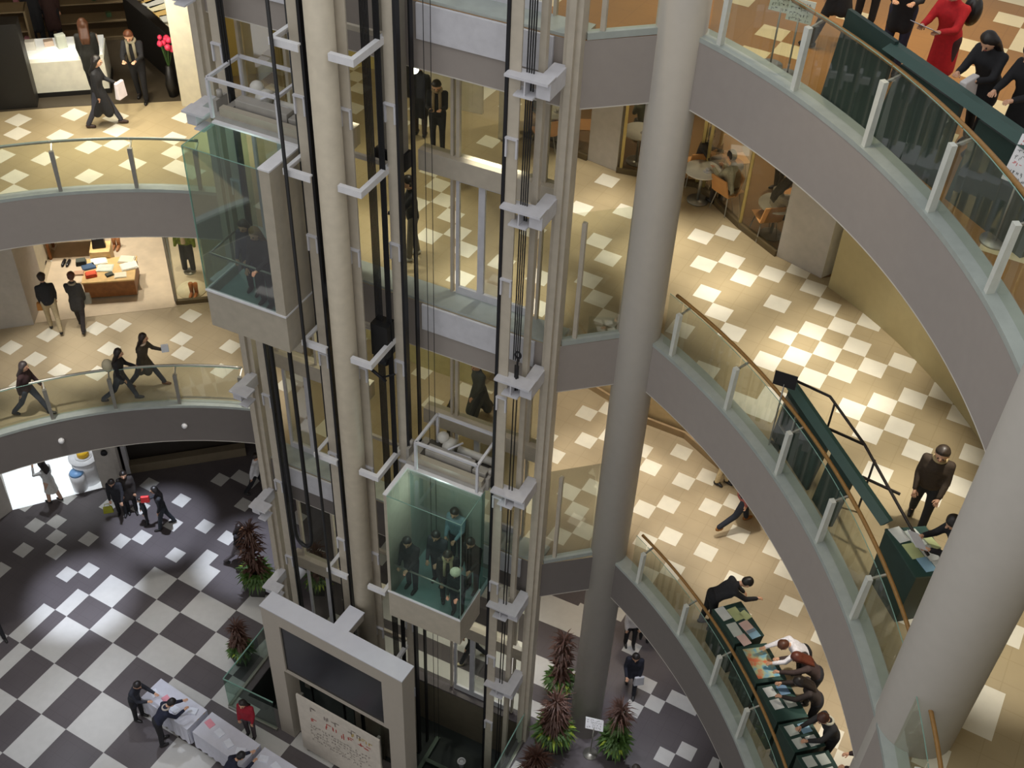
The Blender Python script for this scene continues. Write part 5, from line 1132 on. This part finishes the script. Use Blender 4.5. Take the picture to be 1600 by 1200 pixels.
# lift passengers: placed by plan position inside each cab
FA = math.atan2(EN[1], EN[0])
for (u, v, l, kw) in [(-2.15, 1.3, 'curly haired passenger in black at the left front of the lower cab', dict(top=BK, hair=(24, 20, 18), turn=-20)), (-1.75, .9, 'passenger in dark grey in the middle of the lower cab', dict(top=(58, 60, 66), hair=(34, 28, 26))), (-1.35, 1.25, 'passenger in black with a beige scarf at the front glass of the lower cab', dict(top=(34, 34, 34), scarf=(176, 160, 124), hair=(50, 36, 28))), (-1.05, .75, 'tall passenger in black at the right glass of the lower cab', dict(top=(24, 26, 28), hair=(26, 22, 20))), (-1.7, .2, 'passenger in a pale blue top at the back of the lower cab', dict(top=(120, 150, 160), hair=(20, 18, 18))), (-1.02, 1.45, 'passenger in a cream hat in the front right corner of the lower cab', dict(top=(40, 44, 46), hat=(222, 216, 190), h=1.5))]:
    kw = dict(dict(h=1.64), **kw); person(l, None, ZC2-.2, FA+random.uniform(-.6, .6), lean=4, legs=STAND, arms=((15, 4, 50), (10, 4, 30)), nod=18, loc=W(u, v, ZC2-.2), **kw)
for (u, v, l, kw) in [(-4.75, .9, 'passenger in dark green against the flank of the upper cab', dict(top=(40, 50, 48), hair=(22, 20, 20))), (-4.85, 1.35, 'passenger with light brown hair in the upper cab', dict(top=(70, 60, 66), hair=(128, 96, 50), hairlen=.2)), (-5.25, 1.15, 'passenger in a purple grey coat at the front glass of the upper cab', dict(top=(84, 78, 92), hair=(60, 52, 46), hairlen=.15, coat=.3, h=1.55))]:
    kw = dict(dict(h=1.66), **kw); person(l, None, ZC1-.2, FA+random.uniform(-.6, .6), lean=5, legs=STAND, arms=((15, 4, 50), (10, 4, 30)), nod=14, loc=W(u, v, ZC1-.2), **kw)
# shop window mannequin
m_ = MB(); mq = Vector(P(297, 425, L2)); t = thing('mannequin', 'headless shop window mannequin in a green jacket and dark trousers', 'mannequin', (mq.x, mq.y, L2+.008))
MB().cyl(mq, .16, L2+.008, L2+.03, 20).build('base', STEEL, t)
b = MB()
for s in (-1, 1):
    b.tube([mq+Vector((s*.08, 0, .9)), mq+Vector((s*.1, -.02, .5)), mq+Vector((s*.11, -.02, .1))], [.1, .085, .07], 12)
    b.ell(mq+Vector((s*.06, 0, .95)), .12)
remeshed(b, .025).build('trousers', fmat((62, 64, 70)), t)
b = MB()
for s in (-1, 1):
    b.tube([mq+Vector((s*.05, 0, .92)), mq+Vector((s*.06, 0, 1.2)), mq+Vector((s*.1, 0, 1.42))], [.13, .11, .08], 12); b.tube([mq+Vector((s*.16, 0, 1.42)), mq+Vector((s*.23, -.02, 1.12)), mq+Vector((s*.25, -.06, .85))], [.06, .055, .045], 10)
remeshed(b, .025).build('jacket', mat('green_jacket', (120, 134, 50), .8, var=.3, scale=14), t)
MB().tube([mq+Vector((0, -.1, 1.35)), mq+Vector((0, -.13, 1.0))], [.05, .06], 10).build('shirt_front', fmat((230, 206, 180)), t)
MB().tube([mq+Vector((0, 0, 1.45)), mq+Vector((0, 0, 1.56))], [.05, .045], 12).build('neck', WHITE, t)
m2 = Vector(P(268, 398, L2)); 

bpy.data.scenes.remove(TMP)
# ------------------------------------------------------------ dark green display furniture along the balustrades
DG = mat('dark_green_panel', (30, 52, 48), .5, var=.12); DGT = mat('green_panel_edge', (44, 72, 66), .45); RAILB = mat('dark_rail_metal', (50, 46, 44), .4, .5)
def apx(px, z): p = P(px[0], px[1], z); return Vector((p[0], p[1]))
def lectern(name, label, a, b, depth, z, hf, hb, m=DG, top=None, seed=1, cat='display stand'):
    "a,b: plan ends of the edge nearest the balustrade; top slopes from hb (balustrade side) to hf"
    d = (b-a).normalized(); n = Vector((-d.y, d.x)); n = n if n.dot(Vector((1, 1))) > 0 else -n
    c = (a+b)/2+n*depth/2; t = thing(name, label, cat, (c.x, c.y, z)); A, B, Cc, Dd = a, b, b+n*depth, a+n*depth
    def v(p, h): return (p.x, p.y, z+h)
    MB().hexa([v(A-n*.02+d*.03, .0), v(B-n*.02-d*.03, .0), v(Cc-n*.12-d*.03, .0), v(Dd-n*.12+d*.03, .0)], [v(A, hb-.03), v(B, hb-.03), v(Cc, hf-.03), v(Dd, hf-.03)]).build('body', m, t)
    MB().hexa([v(A-n*.01, hb-.03), v(B-n*.01, hb-.03), v(Cc+n*.01, hf-.03), v(Dd+n*.01, hf-.03)], [v(A-n*.01, hb), v(B-n*.01, hb), v(Cc+n*.01, hf), v(Dd+n*.01, hf)]).build('sloped_top', DGT, t)
    return t, d, n, (A, hb), (Dd, hf)
def on_top(a, b, depth, z, hf, hb, s, q, w, h, m, label, name='brochure', cat='brochure', grp=None, lift=.003, pr=None, rot=0.):
    d = (b-a).normalized(); n = Vector((-d.y, d.x)); n = n if n.dot(Vector((1, 1))) > 0 else -n
    o = a+d*s+n*q; sl = (hf-hb)/depth
    def v(x, y, e): 
        c_, s_ = math.cos(rot), math.sin(rot); X, Y = x*c_-y*s_, x*s_+y*c_
        p = o+d*X+n*Y; return Vector((p.x, p.y, z+hb+sl*((p-a).dot(n))+e))
    o_ = MB().hexa([v(0, 0, lift), v(w, 0, lift), v(w, h, lift), v(0, h, lift)], [v(0, 0, lift+.008), v(w, 0, lift+.008), v(w, h, lift+.008), v(0, h, lift+.008)]).build(name, m)
    tag(o_, label, cat, grp); return v
def pic(name, cols):
    if name in _m: return _m[name]
    m = mat(name, cols[0], .4); nt = m.node_tree; r = [n for n in nt.nodes if n.type == 'VALTORGB'][0]; nz = [n for n in nt.nodes if n.type == 'TEX_NOISE'][0]; nz.inputs['Scale'].default_value = 5
    el = r.color_ramp.elements; el[0].position = .38; el[1].position = .62; el[0].color = [srgb(v) for v in cols[0]]+[1]; el[1].color = [srgb(v) for v in cols[-1]]+[1]
    e = el.new(.5); e.color = [srgb(v) for v in cols[len(cols)//2]]+[1]
    return m
PAP = [mat('brochure_%d' % k, c, .5) for k, c in enumerate([(226, 230, 226), (196, 206, 150), (150, 190, 214), (232, 200, 190), (206, 214, 206), (110, 140, 170)])]
pn = ['white', 'yellow green', 'pale blue', 'pale pink', 'grey green', 'slate blue']
# lowest right gallery: chain of stands
h0 = .95
PTS = [(1112, 950), (1150, 1008), (1183, 1070), (1216, 1130), (1244, 1178), (1275, 1235)]
Q = [apx(p, L2+h0) for p in PTS]
LBL = ['first dark green sloping stand with brochures at the top of the lowest gallery row', 'dark green sloping stand carrying a framed landscape picture', 'dark green sloping stand covered with photographs', 'dark green sloping stand with grey sheets', 'last dark green sloping stand of the lowest gallery row']
for k in range(5):
    a, b = Q[k], Q[k+1]; d = (b-a).normalized(); a2 = a+d*.03; b2 = b-d*.03; hf = .82 if k else .9
    lectern('display_stand', LBL[k], a2, b2, .62, L2, hf, h0, seed=k)
    if k == 0:
        for j, (s, q_, w, h, c, r) in enumerate([(.02, .03, .3, .2, 0, .1), (.1, .25, .3, .2, 1, .1), (.4, .06, .3, .2, 4, 0), (.45, .3, .28, .2, 3, .15), (.25, .42, .2, .16, 1, .3), (.7, .1, .24, .18, 3, .1), (.65, .34, .2, .2, 2, .1)]):
            on_top(a2, b2, .62, L2, hf, h0, s, q_, w, h, PAP[c], '%s brochure on the first lowest gallery stand, %s' % (pn[c], ['top left', 'upper middle', 'left middle', 'middle', 'right top', 'lower left', 'lower right'][j]), grp='brochures on the first lowest gallery stand', rot=r)
    elif k == 1:
        on_top(a2, b2, .62, L2, hf, h0, .08, .08, (b2-a2).length-.16, .46, pic('landscape_print', [(216, 120, 84), (190, 196, 150), (120, 176, 200)]), 'framed print in orange and blue lying on the second stand', 'framed_print', 'picture')
    else:
        rnd = random.Random(k)
        for j in range(6):
            s = .06+(j % 3)*.26; q_ = .06+(j//3)*.27; c = rnd.choice([0, 4, 5, 2] if k < 4 else [4, 0, 4])
            if s+.2 < (b2-a2).length: on_top(a2, b2, .62, L2, hf, h0, s, q_, .2, .2, PAP[c], '%s photo sheet on the %s lowest gallery stand, %s %s' % (pn[c], ['third', 'fourth', 'last'][k-2], ['upper', 'middle', 'lower'][j % 3], ['left', 'right'][j//3]), 'photo_sheet', 'photo sheet', 'photo sheets on the lowest gallery stands', rot=.08)
# middle right gallery: long display wall then a brochure stand
a = apx((1237, 594), L3+1.15); b = apx((1395, 822), L3+1.15); d = (b-a).normalized(); n = Vector((-d.y, d.x)); n = n if n.x > 0 else -n
t = thing('display_wall', 'long dark green display wall with panels and gaps along the middle gallery', 'display stand', ((a+b)/2).to_3d()+Vector((0, 0, L3)))
Lw = (b-a).length
def sl(s0, s1, z0, z1, th=.05, k0=0, k1=0): 
    p0, p1 = a+d*s0, a+d*s1
    return MB().hexa([(q.x, q.y, L3+z0) for q in (p0+d*k0-n*.12, p1+d*k1-n*.12, p1+d*k1-n*(.12-th), p0+d*k0-n*(.12-th))], [(q.x, q.y, L3+z1) for q in (p0, p1, p1+n*th, p0+n*th)])
sl(0, Lw*.97, 1.09, 1.15, .06).build('top_rail', DGT, t)
sl(0, Lw*.42, .0, 1.07, .05, .02, -.05).build('panel', DG, t); sl(Lw*.46, Lw*.66, .0, 1.07, .05, .02, -.02).build('panel', DG, t)
fr = MB(); o0 = a+d*.12-n*.03; 
for (s0, s1, z0, z1) in ((.12, .5, .35, .38), (.12, .5, .92, .95), (.12, .15, .38, .92), (.47, .5, .38, .92)): 
    p0, p1 = a+d*s0-n*.12, a+d*s1-n*.12; fr.prism([p0, p1, p1+n*.03, p0+n*.03], L3+z0, L3+z1)
fr.build('picture_frame', STEEL, t)
t = thing('guard_rail', 'thin dark metal guard rail behind the middle gallery display wall', 'rail', ((a+b)/2+n*.4).to_3d()+Vector((0, 0, L3)))
g = [a+n*.08, a+d*.45+n*.42, a+d*(Lw*.5)+n*.42, b+n*.25, b+d*.55+n*.22]
MB().tube([(q.x, q.y, L3+1.12) for q in g], .022, 8).build('top_bar', RAILB, t)
for s in (.35, .68):
    q = a+d*Lw*s; MB().beam((q.x+n.x*.08, q.y+n.y*.08, L3+1.1), (q.x+d.x*.45+n.x*.42, q.y+d.y*.45+n.y*.42, L3+1.12), .03).build('stay', RAILB, t)
for s in (.2, .6):
    q = a+d*Lw*s+n*.42; MB().tube([(q.x, q.y, L3), (q.x, q.y, L3+1.1)], .018, 8).build('leg', RAILB, t)
a3 = apx((1378, 800), L3+1.05)-n*.0; b3 = apx((1418, 868), L3+1.05); 
a4 = apx((1384, 826), L3+1.0); b4 = apx((1432, 902), L3+1.0)
lectern('display_stand', 'bulky dark green brochure stand at the end of the middle gallery display wall', a4, b4, .62, L3, .9, 1.0)
for j, (s, q_, w, h, c, r) in enumerate([(-.02, .02, .26, .2, 0, .2), (.08, .22, .3, .22, 4, .2), (.3, .08, .26, .2, 1, .1), (.36, .3, .26, .2, 0, .1), (.55, .16, .24, .18, 2, .1), (.62, .36, .24, .2, 0, .1), (.2, .44, .24, .16, 1, .2)]):
    on_top(a4, b4, .62, L3, .9, 1.0, max(s, .02), q_, w, h, PAP[c], '%s brochure on the bulky middle gallery stand, %s' % (pn[c], ['top left corner', 'upper middle', 'left', 'middle', 'lower left', 'lower right', 'right edge'][j]), grp='brochures on the middle gallery stand', rot=r)
# sign boards on poles
def polesign(px, z, label, ang, w, hgt, hb, m, base=True, printm=None, rows=5, seed=3, tilt=0., zb=0., cat='sign'):
    p = Vector(P(px[0], px[1], z)); t = thing('sign_stand', label, cat, (p.x, p.y, z)); a_ = Vector((math.cos(ang), math.sin(ang), 0)); f = Vector((a_.y, -a_.x, 0))
    MB().tube([(p.x, p.y, z+(.02 if base else .07)), (p.x, p.y, z+hgt)], .013, 8).build('pole', STEEL, t)
    if base: MB().cyl(p, .17, z, z+.025, 24).build('base', STEEL, t)
    o = p+Vector((0, 0, hgt-z*0))-a_*w/2; o.z = z+hgt-.05
    yv = (Vector((0, 0, 1))*math.cos(tilt)-f*math.sin(tilt)); th = f*.012
    bd = MB().hexa([o, o+a_*w, o+a_*w+th, o+th], [o+yv*hb, o+a_*w+yv*hb, o+a_*w+yv*hb+th, o+yv*hb+th]); ms = [m]
    if printm:
        for k, (pm, r0, r1) in enumerate(printm):
            bd.mi = k+1; ms.append(pm); glyphs(bd, o+yv*(hb*(1-r0)-.01)+th*1.15+a_*.03, a_, yv, w-.05, hb*(r1-r0), max(1, int(round((r1-r0)*rows))), seed+k, .9)
    bd.build('board', ms, t)
    return t
polesign((1200, 700), L3, 'black notice board on a thin stand at the head of the middle gallery display wall', -.4, .34, 1.35, .26, BLACK)
PD = mat('print_dark', (40, 40, 44)); PR = mat('print_red', (190, 70, 60))
SGN = mat('notice_paper', (200, 204, 190), .5); RED = mat('print_bright_red', (200, 50, 50)); BLU = mat('print_blue', (50, 60, 110))
polesign((1203, 103), L4, 'grey green printed notice on a pole by the top balustrade, the left one', -.45, .34, .82, .28, SGN, True, [(PD, .05, .95)], 5, 3, .3)
polesign((1229, 119), L4, 'grey green printed notice on a pole by the top balustrade, the right one', -.45, .34, .82, .28, SGN, True, [(PD, .05, .95)], 5, 8, .3)
polesign((1554, 378), L4, 'white notice with red and dark lettering at the right end of the top balustrade', -.7, .34, .8, .5, WHITE, True, [(RED, .03, .22), (PD, .25, .5), (RED, .52, .66), (PD, .7, .95)], 8, 5, .4)
# top gallery display wall
a = apx((1325, 14), L4+1.2); b = apx((1600, 205), L4+1.2); d = (b-a).normalized(); n = Vector((-d.y, d.x)); n = n if n.x > 0 else -n; Lw = (b-a).length
t = thing('display_wall', 'long dark green display wall along the top gallery', 'display stand', ((a+b)/2).to_3d()+Vector((0, 0, L4)))
L3s, L3 = L3, L4
sl(0, Lw*.3, .0, 1.2, .06, .0, .1).build('panel', DG, t); sl(Lw*.36, Lw*.7, .0, 1.0, .06, -.1, .1).build('panel', DG, t); sl(Lw*.8, Lw*1.2, .0, 1.0, .06, 0, 0).build('panel', DG, t)
sl(Lw*.28, Lw*1.2, 1.1, 1.16, .1).build('top_rail', DGT, t)
L3 = L3s
a5 = apx((1375, 60), L4+1.0); 
# round spotlight on the thick column and small fittings on the slab edges
LAMP = mat('lamp_glow', (240, 255, 250), .3, emit=22)
def fitting(name, label, p, r, m, cat='light', arm=None):
    t = thing(name, label, cat, p); MB().ell(p, r, 16, 10).build('bulb', m, t)
    if arm is not None: MB().tube([p, arm], .018, 8).build('arm', STEEL, t)
cp = Vector((5.27, 8.35, 0)); 
def raypt(x, y, dist): r = fw+ri*(x-800)/F-up*(y-600)/F; r = r/np.linalg.norm(r); return Vector(CAM+r*dist)
q = Vector((5.27+.52, 8.35-.1, 14.35))
fitting('spotlight', 'small dazzling spotlight on the right side of the thick column', Vector(P(1556, 1014, 14.2)), .05, LAMP, arm=Vector((5.7, 8.35, 14.0)))

for px, l in (((96, 690), 'small white dome camera on the lower left slab edge, the left one'), ((287, 672), 'small white dome camera on the lower left slab edge, the right one')):
    c_ = LARC; zz = L2-.55; q = Vector(P(px[0], px[1], zz)); dv = Vector((q.x-c_[0], q.y-c_[1])).normalized()*(c_[2]-.03)
    MBx = MB().ell((c_[0]+dv.x, c_[1]+dv.y, zz), .07, 14, 10); tag(MBx.build('dome_camera', WHITE), l, 'camera')
fitting('lobby_lamp', 'small glowing lamp over the third level lift lobby', Vector(P(647, 108, L3+2.6)), .09, mat('lamp_glow_warm', (255, 250, 235), .3, emit=6), arm=Vector(P(647, 108, L3+2.6))+Vector((0, 0, C3-L3-2.6)))
# ------------------------------------------------------------ lights
def spot(p, power, col=(1, .93, .8), size=1.15, blend=.75, rad=.06, tgt=None):
    l = bpy.data.lights.new('downlight', 'SPOT'); l.energy = power; l.color = col; l.spot_size = size; l.spot_blend = blend; l.shadow_soft_size = rad  # serves the ceiling downlights and the added fill spots alike
    o = bpy.data.objects.new('downlight', l); COL.objects.link(o); o.location = p
    if tgt is not None: o.rotation_euler = (Vector(tgt)-Vector(p)).to_track_quat('-Z', 'Y').to_euler()
    return o
def area(p, power, sx, sy, col=(1, .9, .75), tgt=None):
    l = bpy.data.lights.new('ceiling_glow', 'AREA'); l.shape = 'RECTANGLE'; l.size = sx; l.size_y = sy; l.energy = power; l.color = col
    o = bpy.data.objects.new('ceiling_glow', l); COL.objects.link(o); o.location = p
    if tgt is not None: o.rotation_euler = (Vector(tgt)-Vector(p)).to_track_quat('-Z', 'Y').to_euler()
    return o
WARM = (1, .9, .68); NEUT = (1, .95, .85); COOL = (.82, .88, 1)
def dl(px, lv, power, col=NEUT, size=1.0):
    z = {0: 0, 2: L2, 3: L3, 4: L4}[lv]; zc = {0: L2, 2: L3, 3: L4, 4: 22.5}[lv]-THK-.06
    p = P(px[0], px[1], z); spot((p[0], p[1], zc), power, col, size)
for q in ((1255, 600), (1185, 495), (1065, 425), (965, 355), (1380, 700), (1440, 830), (1570, 990), (770, 470), (560, 385), (1330, 560), (890, 300), (1120, 400)): dl(q, 3, 560, (1, .93, .8), .72)
for q in ((1045, 680), (1040, 790), (1110, 840), (1190, 930), (735, 600), (890, 640), (940, 740), (1270, 1080), (880, 780), (1120, 690), (1330, 1160)): dl(q, 2, 460, (1, .92, .8), .75)
for q in ((75, 565), (285, 545), (175, 545), (370, 625), (60, 690)): dl(q, 2, 520, (1, .95, .86), .72)
for q in ((50, 255), (200, 225), (290, 230), (120, 190), (240, 185)): dl(q, 3, 270, WARM)
for q in ((130, 930), (390, 870), (250, 820)): dl(q, 0, 1500, (.78, .85, 1), .62)
for q in ((60, 1080), (260, 1060), (150, 1180)): dl(q, 0, 230, COOL, 1.1)  # cool fill spots added to brighten the left ground floor
for q in ((700, 380), (800, 430)): dl(q, 3, 320, (1, .95, .86), .8)
for q in ((1000, 960), (900, 960), (720, 1010), (770, 1060)): dl(q, 0, 260, (1, .85, .65) if q[0] > 850 else NEUT)
for q in ((1180, 40), (1300, 100), (1420, 110), (1520, 60), (1380, 10), (1560, 180), (960, 20), (1230, 240)): dl(q, 4, 130, (1, .78, .44))
# lamps added to brighten the shop, restaurant, cab and lobby interiors
def inner(p, power, col=(1, .93, .8), r=.3):
    l = bpy.data.lights.new('interior_lamp', 'POINT'); l.energy = power; l.color = col; l.shadow_soft_size = r
    o = bpy.data.objects.new('interior_lamp', l); COL.objects.link(o); o.location = p
for x, y in ((100, 60), (200, 30)): q = P(x, y, L3+2.6); inner(q, 110)
q = P(92, 100, L3+1); spot((q[0], q[1]+.4, C3-.1), 420, (1, .95, .85), .5)
q = P(235, 10, L3+1); spot((q[0], q[1], C3-.1), 380, (1, .93, .8), .7)
for x, y in ((160, 420), (90, 400), (230, 400)): q = P(x, y, L2); spot((q[0], q[1], C2-.1), 460, (1, .94, .84), 1.2)
q = P(300, 440, L2); spot((q[0], q[1], C2-.1), 260, (1, .9, .7), .7)
for x, y in ((900, 180), (1090, 240), (1190, 290), (1240, 270)): q = P(x, y, L3); spot((q[0], q[1]+.3, C3-.1), 230, (1, .88, .7), 1.3)
q = P(403, 122, L3+1); spot((q[0]+.1, q[1]-.5, L3+2.9), 120, (1, .97, .85), 1.0)
for x, y in ((700, 130), (750, 190), (600, 300)): q = P(x, y, L3); spot((q[0], q[1], C3-.1), 300, (1, .9, .66), 1.1)
for x, y in ((80, 740), (130, 720)): q = P(x, y, 0); spot((q[0], q[1], 5), 300, (.9, .96, 1), 1.1)
inner(W(-1.7, 1.0, ZC2+2.6), 22, (.9, 1, .97), .15); inner(W(-5.2, 1.0, ZC1+2.6), 14, (.9, 1, .97), .15)
inner(W(-3.3, -1.6, 4.6), 60, (1, .95, .86)); inner(W(-4.8, -1.6, L2+3.6), 60, (1, .93, .7))
for q in ((1000, 1090), (930, 1170), (850, 1120)): dl(q, 0, 300, (.9, .92, 1), .95)  # fill spots added to brighten the ground floor around the column
spot((-4, 6, 24.5), 1500, (1, .97, .92), .3, 1, .3, (2.1, 15.8, 3.2))  # aimed spot added high up to brighten the lower round column
spot((-5, 6, 24.5), 1200, (1, .97, .92), .34, 1, .3, W(-3.4, 1.4, 4))  # another added spot, aimed at the foot of the lift shaft
# broad fill lamps added out of view above the atrium
area((-6, 11, 30), 700, 16, 14, (.95, .97, 1), (-6, 11, 0))
area((-1, 3, 27.5), 200, 10, 6, (1, .96, .9), (0, 18, 8))
w = bpy.data.worlds.new('world'); SC.world = w; w.use_nodes = True
bg = w.node_tree.nodes['Background']; bg.inputs[0].default_value = (.66, .65, .64, 1); bg.inputs[1].default_value = .76
# ------------------------------------------------------------ camera
cd = bpy.data.cameras.new('camera'); cd.sensor_width = 36; cd.lens = F*36/1600; cd.clip_start = .1; cd.clip_end = 200
co = bpy.data.objects.new('camera', cd); COL.objects.link(co)
R = Matrix((Vector(ri), Vector(up), Vector(-fw))).transposed().to_4x4()
co.matrix_world = Matrix.Translation(Vector(CAM)) @ R
SC.camera = co
SC.view_settings.view_transform = 'Standard'; SC.view_settings.look = 'None'; SC.view_settings.exposure = 0; SC.view_settings.gamma = 1
SC.cycles.transparent_max_bounces = 32; SC.cycles.max_bounces = 6
